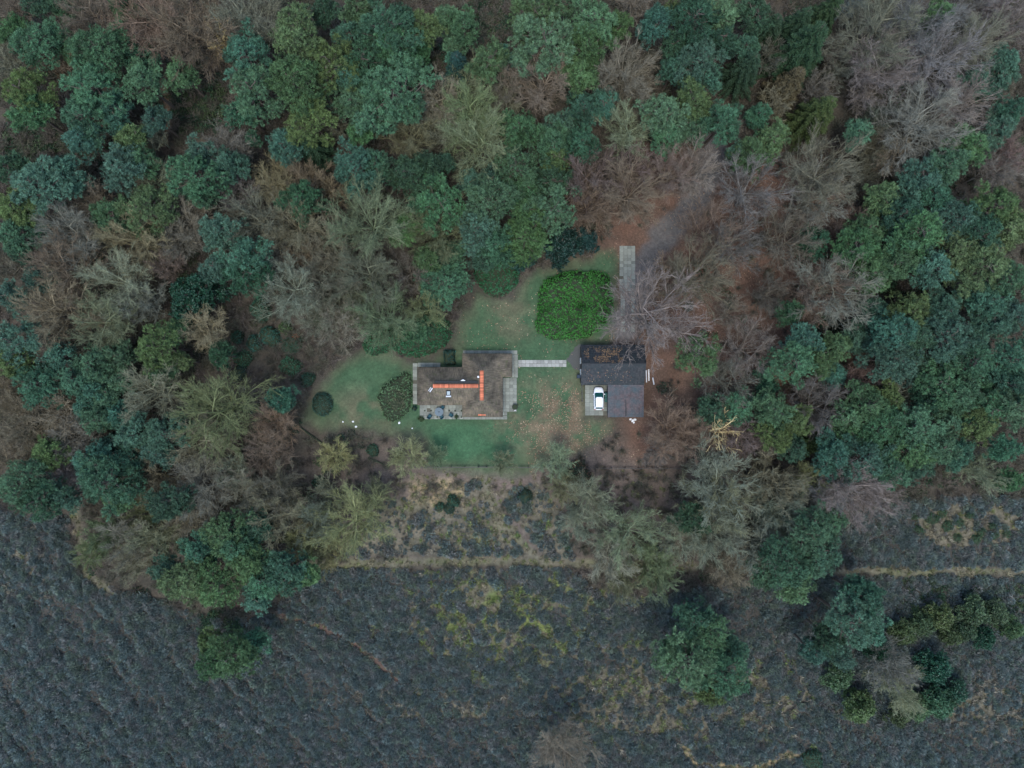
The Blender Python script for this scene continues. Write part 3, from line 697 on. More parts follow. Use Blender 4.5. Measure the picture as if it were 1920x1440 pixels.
for i, (a, b_) in enumerate([(797, 770), (808.8, 770), (842.3, 770), (853.5, 770.2), (865.3, 770.2), (820, 781.8), (865, 781.8)]):
    r = empty('lantern_pot', (*P(a, b_)[:2], .06)); tag(r, ['leftmost', 'second from left', 'fourth from left', 'fifth from left', 'rightmost upper', 'below the round table', 'rightmost lower'][i] + ' small black pot standing on the terrace slabs', 'pot', 'small pots on the terrace')
    MB().cyl((0, 0, 0), (0, 0, .26), .09, .13, 12).build('pot', M['pot'], r); MB().cyl((0, 0, .25), (0, 0, .275), .115, n=12).build('soil', M['core'], r)
# planter by the terrace corner
r = empty('planter', (*P(965.5, 763)[:2], .06)); tag(r, 'dark round planter at the right corner of the terrace', 'planter')
MB().cyl((0, 0, 0), (0, 0, .5), .35, .5, 16).build('tub', M['pot'], r); MB().cyl((0, 0, .47), (0, 0, .52), .44, n=16).build('soil', M['core'], r)
M['white'] = simple('white_stone', (.72, .72, .69), .8, .15, 5, .3)
def rock(name, px, py, s, label, group=None, z=0.0, mat='white'):
    rr = random.Random(px * 7 + py); m = MB(); vs = []; n = 7
    for k, (h, q) in enumerate(((0, .8), (.35, 1.0), (.7, .75))):
        for i in range(n):
            a = 2 * math.pi * i / n; q2 = q * rr.uniform(.8, 1.15); vs.append((math.cos(a) * s * q2, math.sin(a) * s * q2 * .8, h * s))
    vs.append((0, 0, s * .85)); f = [tuple(range(n - 1, -1, -1))] + [(k * n + i, k * n + (i + 1) % n, (k + 1) * n + (i + 1) % n, (k + 1) * n + i) for k in range(2) for i in range(n)] + [(2 * n + i, 2 * n + (i + 1) % n, 3 * n) for i in range(n)]
    m.add(vs, f); o = m.build(name, M[mat], None); o.location = (*P(px, py)[:2], z - .02); o.rotation_euler = (0, 0, rr.uniform(0, 6)); tag(o, label, 'stone', group); return o
for i, (a, b_, s) in enumerate([(643, 791, .16), (662, 790.5, .2), (667.5, 800, .22), (748.5, 793, .24), (773, 803, .14)]):
    rock('white_stone', a, b_, s, ['white stone nearest the round clipped bush on the left lawn', 'middle white stone of three on the left lawn', 'lowest white stone of three on the left lawn', 'white stone just below the mixed bush at the terrace', 'small white stone on the grass below the terrace corner'][i], 'white stones on the lawn')
rock('white_stone', 966, 768.5, .2, 'white stone beside the dark planter at the terrace corner', 'white stones on the lawn', .06)
for i, (a, b_, s) in enumerate([(1182, 786, .26), (1187, 788, .3), (1191, 786.5, .24), (1188.5, 792, .2), (1185, 790.5, .16)]):
    rock('rubble_block', a, b_, s, ['leftmost', 'largest', 'rightmost', 'lowest', 'smallest'][i] + ' pale block in the rubble heap below the garage', 'pale rubble by the garage')
for i, (a, b0, b1, col) in enumerate([(1211.7, 694, 717, 'wood'), (1216.2, 692.5, 714, 'white'), (1223.8, 708, 721, 'wood')]):
    p, q = Vector(P(a, b0, .35)), Vector(P(a + (2.5 if i == 2 else .5), b1, .12)); c = (p + q) / 2
    o = MB().cyl(p - c, q - c, .12, .1, 10).build('pole', M['palelead'] if col == 'wood' else M['frame']); o.location = c
    tag(o, ['grey pole lying against the right end of the barn', 'white pole lying right of the barn, between two grey ones', 'short grey pole lying farthest right of the barn'][i], 'pole', 'poles beside the barn')
# turquoise can by the box shrub
r = empty('watering_can', (*P(850.4, 658.5)[:2], 0)); tag(r, 'turquoise watering can beside the clipped box shrub', 'watering can'); M['turq'] = simple('turquoise_plastic', (.02, .34, .31), .4, .1, 5, 0)
MB().cyl((0, 0, 0), (0, 0, .42), .2, .17, 14).build('body', M['turq'], r); MB().cyl((.15, 0, .12), (.45, 0, .42), .035, .025, 8).build('spout', M['turq'], r); MB().cyl((-.16, 0, .3), (0, 0, .56), .025, n=8).cyl((0, 0, .56), (.14, 0, .42), .025, n=8).build('handle', M['turq'], r)
# fences
def fence(pts, label, step=2.3, h=1.05, gate=None):
    a, b_ = Vector(P(*pts[0])), Vector(P(*pts[1])); L = (b_ - a).length; n = max(1, round(L / step)); d = (b_ - a) / n
    r = empty('fence', a); tag(r, label, 'fence', 'rail fences round the garden')
    pm = MB().box((0, 0, h / 2 - .1), (.13, .13, h + .2)).mesh('post'); pm.materials.append(M['wood'])
    rl = d.length - .14; rz = math.atan2(d.y, d.x); rm = MB().box((0, 0, 0), (rl, .05, .11)).mesh('rail'); rm.materials.append(M['wood'])
    for i in range(n + 1): o = link('post', pm, r); o.location = d * i
    for i in range(n):
        for z in (.45, .92): o = link('rail', rm, r); o.location = d * (i + .5) + Vector((0, 0, z)); o.rotation_euler = (random.uniform(-.02, .02), random.uniform(-.01, .01), rz)
fence(((770, 876), (897, 875)), 'grey rail fence along the lower edge of the lawn, left of the gate')
fence(((913, 875), (1275, 878)), 'long grey rail fence below the lawn, right of the gate')
fence(((1090.3, 723), (1091, 752)), 'short grey fence left of the white car, running down from the barn', 1.3)
g = empty('garden_gate', P(905, 875)); tag(g, 'small grey gate in the fence at the bottom of the lawn', 'gate')
for s in (-1, 1): MB().box((s * .62, 0, .55), (.07, .06, 1.0)).build('stile', M['wood'], g)
for z in (.2, .55, .95): MB().box((0, 0, z), (1.16, .045, .09)).build('rail', M['wood'], g)

# ------------------------------------------------------------------ plant meshes
def unit(v): return v / np.maximum(np.linalg.norm(v, axis=-1, keepdims=True), 1e-9)
def blades(r, pos, nrm, k, L, wd, spread, rnd):
    """k pointed needles/leaves at every position, leaning out round its normal; triangles"""
    n = len(pos); d = unit(nrm[:, None, :] * 0.75 + r.normal(0, spread, (n, k, 3)))
    ln = L * r.uniform(0.7, 1.25, (n, k, 1)); side = unit(np.cross(d, r.normal(0, 1, (n, k, 3)))) * wd * r.uniform(.7, 1.3, (n, k, 1)) / 2
    p = pos[:, None, :] + d * ln * 0.05
    V = np.stack([p - side, p + side, p + d * ln], 2).reshape(-1, 3)
    F = np.arange(len(V)).reshape(-1, 3); return V, F, np.repeat(rnd, k * 3)
def leaves(r, pos, nrm, k, L, wd, spread, rnd):
    """k diamond leaves (2 triangles) at every position"""
    n = len(pos); d = unit(nrm[:, None, :] * 0.5 + r.normal(0, spread, (n, k, 3)))
    ln = L * r.uniform(0.7, 1.25, (n, k, 1)); side = unit(np.cross(d, nrm[:, None, :] + r.normal(0, .4, (n, k, 3)))) * wd * r.uniform(.8, 1.2, (n, k, 1)) / 2
    p = pos[:, None, :]; mid = p + d * ln * .55 + nrm[:, None, :] * .02
    V = np.stack([p + d * 0, mid + side, p + d * ln, mid - side], 2).reshape(-1, 3); q = np.arange(len(V)).reshape(-1, 4)
    F = np.concatenate([q[:, [0, 1, 2]], q[:, [0, 2, 3]]]); return V, F, np.repeat(rnd, k * 4)
def tubes(P0, P1, R0, R1, n=3):
    P0, P1 = np.asarray(P0, float), np.asarray(P1, float); d = unit(P1 - P0)
    ref = np.where(np.abs(d[:, 2:3]) > .9, np.array([[1., 0, 0]]), np.array([[0, 0, 1.]])); u = unit(np.cross(d, ref)); w = np.cross(d, u)
    a = np.arange(n) * 2 * np.pi / n; ring = u[:, None, :] * np.cos(a)[None, :, None] + w[:, None, :] * np.sin(a)[None, :, None]
    V = np.concatenate([P0[:, None, :] + ring * np.asarray(R0)[:, None, None], P1[:, None, :] + ring * np.asarray(R1)[:, None, None]], 1)
    m = len(P0); b = (np.arange(m) * 2 * n)[:, None, None]; i = np.arange(n); j = (i + 1) % n
    f = np.concatenate([np.stack([i, j, n + j], 1), np.stack([i, n + j, n + i], 1)]); return V.reshape(-1, 3), (b + f[None]).reshape(-1, 3)
def cat(parts):
    V, F, A = [], [], []; o = 0
    for p in parts: V.append(p[0]); F.append(p[1] + o); A.append(p[2]); o += len(p[0])
    return np.concatenate(V), np.concatenate(F), np.concatenate(A)
def finish(name, parts, mat, col=None):
    V, F, A = cat(parts); at = {'rnd': A}
    if col: at['col'] = np.tile([[*col, 1.0]], (len(V), 1))
    me = mesh_np(name, V, F, at); me.materials.append(mat); return me
def branch_path(r, p, d, L, nseg, bend, up):
    pts = [np.array(p, float)]; d = np.array(d, float)
    for _ in range(nseg):
        d = d + r.normal(0, bend, 3); d[2] += up; d /= np.linalg.norm(d); pts.append(pts[-1] + d * L / nseg)
    return pts
def pine(seed, R, H, style='pine'):
    """clumped crown on a bare trunk with limbs to the clumps"""
    r = np.random.default_rng(seed); cr, segs = [], []
    n = int(10 + R * 6.2); pos = []
    off = r.uniform(0, 6.28); el = r.uniform(.78, 1.0); ea = r.uniform(0, 3.14)
    lob = r.uniform(0, 6.28, 3)
    for i in range(n):
        a = off + i * 2.39996 + r.normal(0, .3); q = math.sqrt((i + .4) / n) * r.uniform(.78, 1.02)
        ol = 1 + .16 * math.sin(2 * a + lob[0]) + .13 * math.sin(3 * a + lob[1]) + .08 * math.sin(5 * a + lob[2])
        rr = (R - .55) * q * ol
        x, y = rr * math.cos(a), rr * math.sin(a); x, y = x * math.cos(ea) - y * math.sin(ea) * el, x * math.sin(ea) + y * math.cos(ea) * el
        z = H - .5 - (q ** 1.7) * R * .75 - abs(r.normal(0, 1.0)) - (r.uniform(.8, 2.4) if r.random() < .25 else 0)
        pos.append((x, y, z, r.uniform(.55, 1.1) * (.54 + .085 * R)))
    for i in range(int(n * .35)):     # lower, shaded clumps
        a = r.uniform(0, 6.28); rr = R * r.uniform(.2, .85); pos.append((rr * math.cos(a), rr * math.sin(a), H - R * r.uniform(.9, 1.5), r.uniform(.7, 1.1)))
    for (x, y, z, rc) in pos:
        nb = int(25 * rc * rc) + 7; d = unit(r.normal(0, 1, (nb, 3))); d[:, 2] = np.abs(d[:, 2]) * 1.15 - .22; d = unit(d)
        c = np.array((x, y, z)) + d * np.array((rc, rc, rc * .8)) * r.uniform(.55, 1.08, (nb, 1)); nb2 = unit(d * .8 + np.array((0, 0, .5)))
        rb = np.clip(r.uniform(0, 1, nb) * .8 + r.uniform(-.05, .25), 0, 1); k = 8 if style == 'pine' else 6
        p = (c[:, None, :] + r.normal(0, .085, (nb, k, 3)) + nb2[:, None, :] * r.uniform(-.1, .12, (nb, k, 1))).reshape(-1, 3)
        nn = unit((nb2[:, None, :] + r.normal(0, .45, (nb, k, 3))).reshape(-1, 3)); rv = np.clip(np.repeat(rb, k) + r.normal(0, .12, nb * k), 0, 1)
        if style == 'pine': cr.append(blades(r, p, nn, 4, .27, .062, .38, rv))
        else: cr.append(leaves(r, p, nn, 3, .24, .15, .5, rv))
        s = np.array((0, 0, max(H * .35, z - rc * .3 - math.hypot(x, y) * .55))); e = np.array((x, y, z - .1)); mid = (s + e) / 2 + r.normal(0, .25, 3) + (0, 0, .2)
        segs += [(s, mid, .10, .065), (mid, e, .065, .03)]
    bend = r.normal(0, .25, (5, 2)); bend[0] = 0; hs = np.linspace(0, H - .9, 5)
    tp = [np.array((bend[i][0] * i * .2, bend[i][1] * i * .2, hs[i] - (.3 if i == 0 else 0))) for i in range(5)]; tr = [.27, .22, .17, .12, .06]
    k = .6 + R * .11
    tk = [tubes([tp[i] for i in range(4)], [tp[i + 1] for i in range(4)], [tr[i] * k for i in range(4)], [tr[i + 1] * k for i in range(4)], 8)]
    tk.append(tubes([s[0] for s in segs], [s[1] for s in segs], [s[2] for s in segs], [s[3] for s in segs], 4))
    tk = [(a, b, np.full(len(a), .5)) for a, b in tk]
    return finish('crown', cr, M['needle'] if style == 'pine' else M['leaf']), finish('trunk', tk, M['bark']), R, H
def bare(seed, R, H, dens=1.0, limbs=13, tw=.016, low=1.0, lk=1.0):
    """leafless broadleaf: trunk, limbs, boughs, twigs and twiglets"""
    r = np.random.default_rng(seed); seg = [[], []]
    fork = H * r.uniform(.24, .36) * low
    def run(path, r0, r1, w):
        n = len(path) - 1
        for i in range(n): seg[w].append((path[i], path[i + 1], r0 + (r1 - r0) * i / n, r0 + (r1 - r0) * (i + 1) / n))
    tpath = branch_path(r, (0, 0, -.3), (0, 0, 1), fork + .3, 3, .04, .05); k = R / 4.5; run(tpath, .26 * k, .2 * k, 0); top = tpath[-1]
    lead = branch_path(r, top, (r.normal(0, .1), r.normal(0, .1), 1), (H - fork) * .8, 4, .12, .1); run(lead, .15 * k, .04 * k, 0)
    off = r.uniform(0, 6.28)
    for i in range(limbs):
        a = off + i * 2.39996 + r.normal(0, .25); t = i / limbs
        s = top if i < limbs * .45 else lead[1 + int((t - .45) / .55 * 2.6)]
        reach = R * r.uniform(.78, 1.05) * (1 - .35 * t); rise = (H - s[2]) * r.uniform(.62, .95) * (.7 + .3 * t)
        d = np.array((math.cos(a) * reach, math.sin(a) * reach, rise)); L = np.linalg.norm(d)
        lp = branch_path(r, s, d / L, L, 5, .07, .02); run(lp, .065 * k * lk, .024 * lk, 0)
        for j in range(11):
            u = .16 + .8 * j / 11 + r.uniform(0, .06); ii = min(int(u * 5), 4); p = lp[ii] + (lp[ii + 1] - lp[ii]) * (u * 5 - ii)
            ax = unit(lp[ii + 1] - lp[ii]); dd = unit(ax * .85 + r.normal(0, .42, 3) + (0, 0, .06)); Ls = L * r.uniform(.22, .42) * (1.15 - .55 * u)
            bp = branch_path(r, p, dd, Ls, 3, .09, .04); run(bp, .03, .02, 1)
            for m in range(int(9 * dens)):
                u2 = r.uniform(.15, 1); i2 = min(int(u2 * 3), 2); p2 = bp[i2] + (bp[i2 + 1] - bp[i2]) * (u2 * 3 - i2); ax2 = unit(bp[i2 + 1] - bp[i2])
                d2 = unit(ax2 * .9 + r.normal(0, .36, 3) + (0, 0, .08)); tp = branch_path(r, p2, d2, Ls * r.uniform(.35, .75), 2, .1, .05); run(tp, tw, tw * .75, 1)
                for q in range(4):
                    u3 = r.uniform(.2, 1); i3 = min(int(u3 * 2), 1); p3 = tp[i3] + (tp[i3 + 1] - tp[i3]) * (u3 * 2 - i3)
                    d3 = unit(unit(tp[i3 + 1] - tp[i3]) * .9 + r.normal(0, .38, 3) + (0, 0, .08)); seg[1].append((p3, p3 + d3 * Ls * r.uniform(.15, .34), tw * .75, tw * .5))
    out = []
    for w, nn, nm, mt in ((1, 3, 'crown', 'twig'), (0, 6, 'trunk', 'greybark')):
        s = seg[w]; V, F = tubes([a[0] for a in s], [a[1] for a in s], [a[2] for a in s], [a[3] for a in s], nn)
        rv = np.repeat(r.uniform(0, 1, len(s)), 2 * nn); out.append(finish(nm, [(V, F, rv)], M[mt]))
    return out[0], out[1], R, H
def spruce(seed, R, H):
    r = np.random.default_rng(seed); S0, S1, A, B = [], [], [], []; pos, nr = [], []
    nw = 15; ts = []
    for w in range(nw):
        t = .12 + .86 * w / nw; z = H * t; L = R * (1 - t) ** .75 * 1.02 + .15
        for i in range(8 if w < 11 else 6):
            a = w * .7 + i * 2 * math.pi / (8 if w < 11 else 6) + r.normal(0, .12); Lb = L * r.uniform(.75, 1.1)
            p0 = np.array((0, 0, z)); pts = [p0]; dz = .18
            for q in range(4): pts.append(pts[-1] + np.array((math.cos(a), math.sin(a), dz)) * Lb / 4); dz -= .22
            for q in range(4): S0.append(pts[q]); S1.append(pts[q + 1]); A.append(.04 - q * .008); B.append(.032 - q * .008)
            nb = int(Lb / .17) + 2
            for q in range(nb):
                u = (q + .6) / nb; ii = min(int(u * 4), 3); p = pts[ii] + (pts[ii + 1] - pts[ii]) * (u * 4 - ii)
                for s in (-1, 1):
                    d = np.array((math.cos(a + s * .95), math.sin(a + s * .95), -.18)) + r.normal(0, .1, 3); ls = (.2 + .26 * Lb * (1 - u) * .6) * r.uniform(.7, 1.2)
                    for m in range(3): pos.append(p + d * ls * (m / 3)); nr.append(unit(d + np.array((0, 0, .25))))
                pos.append(p); nr.append(unit(np.array((math.cos(a), math.sin(a), .3))))
    pos, nr = np.array(pos), np.array(nr); cr = [blades(r, pos, nr, 4, .27, .075, .3, r.uniform(0, 1, len(pos)))]
    V, F = tubes(S0, S1, A, B, 3); V2, F2 = tubes([(0, 0, -.3), (0, 0, H * .5)], [(0, 0, H * .5), (0, 0, H)], [.24, .13], [.13, .02], 7)
    return finish('crown', cr, M['spruce']), finish('trunk', [(V, F, np.full(len(V), .5)), (V2, F2, np.full(len(V2), .5))], M['bark']), R, H
PROTO = {'pine': [[pine(100 + i, 2.2, 11) for i in range(4)], [pine(200 + i, 3.4, 14) for i in range(7)], [pine(300 + i, 4.8, 16.5) for i in range(5)]],
         'evergreen': [[pine(400 + i, 2.6, 5.5, 'leaf') for i in range(3)], [pine(450 + i, 4.6, 9, 'leaf') for i in range(2)]],
         'bare': [[bare(500 + i, 2.8, 7.5, .8, 14) for i in range(4)], [bare(520 + i, 4.4, 12, .8, 19) for i in range(5)], [bare(540 + i, 6.0, 15, .9, 22) for i in range(3)]],
         'spruce': [[spruce(600 + i, 2.7, 11) for i in range(3)], [spruce(620 + i, 4.3, 15) for i in range(2)]],
         'fuzzy': [[bare(720 + i, 2.8, 6.5, .9, 14, .015, .5) for i in range(3)], [bare(730 + i, 4.6, 10, .9, 18, .016, .6) for i in range(3)]],
         'open': [[bare(750 + i, 5.2, 13, .8, 20, .015) for i in range(4)]],
         'snag': [[bare(700, 3.4, 10, .12, 10, .03, 1.0, 2.2)]]}
# ------------------------------------------------------------------ the trees: photo pixel of the crown centre, crown radius in pixels, colour
PINES = """65,75,48,g 35,165,45,y 45,205,38,g 180,85,55,g 165,155,55,g 150,215,45,t 210,205,38,t 262,150,38,g 258,105,32,d 150,255,35,t 285,220,28,t
455,95,48,t 470,165,50,t 455,205,35,t 553,55,50,y 550,150,55,g 620,120,50,g 575,215,50,g 530,270,35,t 470,255,15,t 220,310,40,t 262,305,32,g
355,325,48,g 430,310,35,g 370,285,25,t 270,385,50,g 205,395,38,g 375,365,25,t 410,430,38,t 455,480,45,t 560,372,42,d 65,345,55,t 110,325,40,t 25,385,40,d
20,440,35,t 33,475,18,t 653,57,30,t 730,40,55,g 793,47,35,y 740,75,45,g 837,27,25,g 870,45,32,g 853,75,20,t 790,87,20,g 680,110,45,g 650,140,35,t
737,165,70,g 660,190,40,g 700,215,40,t 917,110,38,t 853,115,20,t 943,97,18,t 975,105,15,g 1003,20,45,g 1020,67,60,g 1053,97,30,g 1113,33,50,y 1160,50,30,y
1105,75,45,y 1087,133,38,y 1233,43,35,t 1267,17,20,g 1267,123,30,t 1097,197,33,g 1130,195,25,t 973,237,36,g 1037,270,38,g 1053,235,25,t 1093,263,35,g
1040,293,30,t 1250,213,45,g 1253,253,35,g 967,310,42,g 987,345,28,g 1037,337,35,d 883,340,22,t 920,333,22,t 917,377,50,g 953,370,25,d 1040,390,45,g
987,393,25,t 827,383,45,t 813,340,25,t 787,380,25,t 760,323,40,d 803,307,28,d 837,303,18,d 663,310,45,t 703,310,30,t 893,430,42,t 933,457,40,g 983,440,45,y
1003,450,25,g 1307,27,50,y 1357,20,35,g 1420,20,35,d 1357,67,25,t 1313,110,45,t 1323,140,35,t 1300,187,40,t 1357,227,40,y 1293,233,35,g 1403,80,28,t
1453,257,33,t 1413,290,35,t 1427,213,25,d 1383,283,20,t 1613,247,25,t 1763,27,30,g 1890,107,30,t 1877,143,35,t 1897,207,30,t 1877,240,35,t 1827,270,38,t
1780,307,40,t 1740,333,40,t 1753,363,35,t 1660,373,33,t 1697,400,40,d 1627,430,38,g 1613,467,40,g 1730,433,50,g 1697,467,45,g 1800,410,45,t 1880,383,45,y
1847,433,45,y 1900,425,40,y 1797,467,40,g 70,517,28,t 10,553,25,t 23,643,45,g 20,680,35,t 60,723,45,t 170,683,35,g 133,713,35,t 160,733,30,t 220,667,28,g
220,710,25,t 287,650,42,y 320,627,22,g 293,700,28,t 333,677,20,t 463,510,45,t 157,763,25,t 177,787,30,t 80,853,32,y 200,833,20,y 250,813,38,t 300,817,42,t
293,850,32,t 167,873,38,t 187,907,55,t 213,930,35,t 33,910,45,t 67,940,42,g 113,937,30,t 313,940,40,d 1310,667,42,g 1513,637,35,g 1493,680,45,g 1540,670,35,g
1570,647,28,g 1563,700,25,g 1607,640,25,t 1713,587,40,t 1680,627,45,t 1773,583,38,t 1780,630,48,t 1723,630,35,t 1680,673,50,t 1723,680,30,t 1640,513,38,g
1680,493,40,g 1760,500,40,t 1853,500,50,y 1897,523,45,g 1863,563,40,t 1873,607,38,t 1907,590,35,t 1830,647,35,t 1830,680,45,t 1897,673,45,d 1773,720,45,t
1813,743,40,t 1753,743,35,d 1897,720,40,d 1863,767,45,g 1903,763,40,g 1847,790,40,d 1633,763,45,g 1673,753,35,y 1600,787,35,g 1663,800,45,g 1723,807,50,d
1613,823,35,g 1713,843,45,g 1630,863,45,t 1763,840,40,g 1797,850,35,t 1673,880,38,t 1723,877,30,d 1567,857,40,t 1890,840,30,t 1335,770,26,d 1392,760,26,g
1453,770,40,g 1487,790,35,y 1453,817,35,y 1493,840,28,d 1440,727,20,d 1433,700,16,d 830,530,48,g 845,480,30,g 420,1000,45,t 480,990,30,t 370,1040,35,t
340,1090,45,y 400,1100,45,y 455,1050,40,g 490,1090,42,t 535,1075,40,t 570,1082,25,t 310,1075,30,d 480,1125,25,t 435,1025,40,g 430,1235,45,g 470,1210,25,t
395,1250,30,g 388,1205,20,t 1300,975,35,d 1525,1000,45,t 1560,985,30,t 1480,1060,50,t 1540,1040,40,t 1440,1080,30,t 1500,1100,35,g 1620,1120,38,t 1605,1170,50,t
1560,1200,32,d 1640,1180,25,t 1530,1225,25,t 1585,1235,22,t 1310,1165,38,t 1300,1250,58,g 1360,1275,48,g 1330,1205,45,g 1375,1225,30,t 1270,1225,30,g 1335,1300,30,g"""
BARES = """305,345,42,o 430,275,40,b 512,335,40,o 443,350,38,p 575,335,40,b 350,412,45,o 135,440,60,b 247,450,58,o 343,455,40,p 480,415,52,b 550,425,58,b 620,460,50,b
167,30,58,b 283,40,75,p 367,50,75,b 470,25,66,b 1017,155,58,b 953,155,40,b 880,150,40,o 827,195,45,o 887,215,58,m 890,270,62,m 767,260,45,o 1177,137,58,k
1190,180,40,p 1180,245,48,o 1113,333,58,p 1180,360,64,p 1200,325,45,k 690,420,76,m 827,430,58,m 1253,320,50,k 1107,385,48,p 1647,57,75,k 1730,43,66,k 1647,127,66,k
1763,110,72,k 1830,83,58,k 1903,43,45,k 1730,233,76,b 1797,200,58,k 1623,180,30,k 1547,317,72,k 1530,367,58,k 1413,357,64,k 1300,317,50,k 1467,443,58,k 1323,427,52,k
1380,460,50,k 1863,317,40,p 133,507,62,b 217,530,58,o 110,590,66,b 200,607,58,o 267,573,40,b 550,547,58,o 617,523,58,b 283,743,56,o 410,770,76,m 383,830,58,o
100,773,50,b 33,797,50,b 140,813,45,b 110,900,38,k 283,897,45,b 373,917,58,b 517,925,45,p 627,855,33,y 20,857,40,b 1313,520,66,k 1557,540,70,k 1530,547,56,k
1403,650,52,k 1363,717,48,k 1530,757,52,k 1697,737,45,k 1607,720,35,k 1293,813,45,p 1400,827,40,k 1347,897,66,o 1453,903,58,o 1520,903,38,y 1597,923,62,k 1347,950,58,o
690,520,66,b 725,595,56,m 765,858,36,y 945,868,24,y 1042,868,38,y 1228,604,86,k 1262,800,50,p 1232,850,30,k 660,975,70,m 520,960,56,o 1105,945,52,o
1180,1005,62,o 1325,1000,62,o 1170,1090,36,y 1240,1085,36,y 1405,1015,56,o 1455,955,52,o 1150,1045,50,o 230,1010,48,o 290,1015,46,m 250,1055,38,o 195,1000,36,y
1670,1250,42,k 1692,1292,44,o 1060,1412,54,b 600,600,40,b 640,610,42,o 1440,560,40,k 1270,1010,46,o 1225,1055,40,y 1375,1065,40,o 1085,985,34,o 1060,915,32,y 1480,985,38,o 590,985,44,o 610,940,36,o 700,930,34,m 560,1020,34,m 460,930,40,o 350,975,40,o 1510,940,38,b 1560,920,44,k 1650,930,40,k 820,855,22,y 1250,520,44,k 1590,430,40,p 1890,290,36,p"""
SPRUCES = "1397,133,40,d 1507,90,58,d 1493,50,42,d 1547,27,40,d 1480,157,36,o 1533,213,46,y 585,275,32,d 1533,833,28,y 1440,60,34,d 860,130,34,x"
EVERG = "360,553,62,e 1575,1272,30,h 1615,1332,33,h 1765,1322,34,g 1700,1188,26,h 1738,1172,24,h 1722,1332,28,g 1650,1222,30,e 1815,1185,24,h 1850,1200,24,e 1690,1345,22,h 1795,1300,26,e 1770,1160,28,h 1830,1150,28,h 1872,1152,26,h 1905,1180,22,h 1790,1195,22,h 1760,1255,34,e 1053,455,38,x 975,478,30,x 1100,450,24,x"
COL = {'g': ('green', (.072, .146, .072)), 't': ('blue-green', (.062, .138, .088)), 'y': ('yellow-green', (.092, .150, .060)), 'd': ('dark green', (.042, .096, .055)),
       'o': ('olive', (.225, .226, .150)), 'b': ('brown', (.195, .176, .128)), 'k': ('grey', (.204, .194, .160)), 'p': ('purplish', (.192, .155, .120)), 'm': ('mossy', (.190, .208, .112)),
       'e': ('dark', (.028, .080, .042)), 'h': ('olive-green', (.082, .126, .056)), 'x': ('very dark', (.020, .058, .046)), 'snag': ('pale', (.55, .46, .22))}
BCOL = dict(COL, y=('yellowish', (.190, .215, .115)), )
SCOL = dict(COL, d=('dark green', (.034, .070, .034)), o=('olive', (.095, .088, .045)), y=('yellow-green', (.055, .092, .030)))
ZX = [480, 960, 1440]; ZY = [240, 480, 720, 960]
ZONE = [['at top left by the trail', 'at the top, left of midline', 'at the top, right of midline', 'in the top-right corner'],
        ['left of the mossy oaks', 'above the cottage', 'above the paved driveway', 'at upper right'],
        ['at the left edge', 'left of the cottage', 'right of the barn', 'at the right edge'],
        ['at lower left', 'below the cottage lawn', 'below the barn', 'at lower right'],
        ['by the heath at bottom left', 'by the heath track, left half', 'by the heath track, right half', 'by the heath at bottom right']]
ORD = ['', 'second ', 'third ', 'fourth ', 'fifth ', 'sixth ', 'seventh ', 'eighth ', 'ninth ', 'tenth ', 'eleventh ', 'twelfth ', 'thirteenth ', 'fourteenth ', 'fifteenth ', 'sixteenth ', 'seventeenth ', 'eighteenth ', 'nineteenth ', 'twentieth ']
def parse(s): return [(float(a), float(b), float(c), d) for a, b, c, d in (t.split(',') for t in s.split())]
plants = []
for kind, src in (('pine', PINES), ('bare', BARES), ('spruce', SPRUCES), ('evergreen', EVERG), ('snag', '1357,813,38,snag 408,70,30,snag')):
    for t in parse(src): plants.append((kind, *t))
def infill():
    r = np.random.default_rng(99); T = [(p[1], p[2], p[3], p[0], p[4]) for p in plants]; ta = np.array([(t[0], t[1], t[2]) for t in T]); out = []
    X, Y = np.meshgrid(np.arange(10, 1915, 30), np.arange(10, 1110, 30)); px = X.ravel() + r.uniform(-12, 12, X.size); py = Y.ravel() + r.uniform(-12, 12, X.size); Rg = regions(px, py)
    for k in r.permutation(len(px)):
        a, b = px[k], py[k]
        if Rg['heathd'][k] < 25 or Rg['lawnd'][k] < 45 or Rg['dirt'][k] > .05 or Rg['dark'][k] > .25 or Rg['trail'][k] > .01 or Rg['htrack'][k] > .01: continue
        if 410 < a < 650 and 555 < b < 740 or 540 < a < 800 and 740 < b < 990 or 1040 < a < 1260 and 430 < b < 830 or 1090 < a < 1640 and 260 < b < 830 and (a < 1270 or r.random() < .55) or 900 < a < 1560 and b > 830: continue
        d = np.hypot(ta[:, 0] - a, ta[:, 1] - b); n = np.argsort(d)[:5]
        rp = r.uniform(24, 38)
        if (d - ta[:, 2] * .66).min() < rp * .62: continue
        near = [T[i] for i in n]; pn = sum(t[3] == 'pine' for t in near)
        if r.random() < (pn / 5) * .75: c = [t for t in near if t[3] == 'pine'][0][4]; out.append(('pine', a, b, rp * .9, c if r.random() < .6 else 'd'))
        else:
            bs = [t for t in near if t[3] == 'bare']; out.append(('bare', a, b, rp * 1.15, bs[0][4] if bs else 'bo'[int(r.integers(0, 2))]))
        T.append((a, b, rp, out[-1][0], out[-1][4])); ta = np.vstack([ta, (a, b, rp)])
    return [(k, float(round(a)), float(round(b)), float(c), d) for k, a, b, c, d in out]
plants += infill()
sw = random.Random(4)
for i, p in enumerate(plants):
    if p[0] == 'pine' and sw.random() < .3: plants[i] = (*p[:4], sw.choice('ggydt'))
    if p[0] == 'bare' and p[4] == 'k' and 1190 < p[1] < 1640 and 260 < p[2] < 840 and p[1] != 1228 and sw.random() < .6: plants[i] = (*p[:4], 'p')
def zone(px, py): return ZONE[sum(py >= v for v in ZY)][sum(px >= v for v in ZX)]
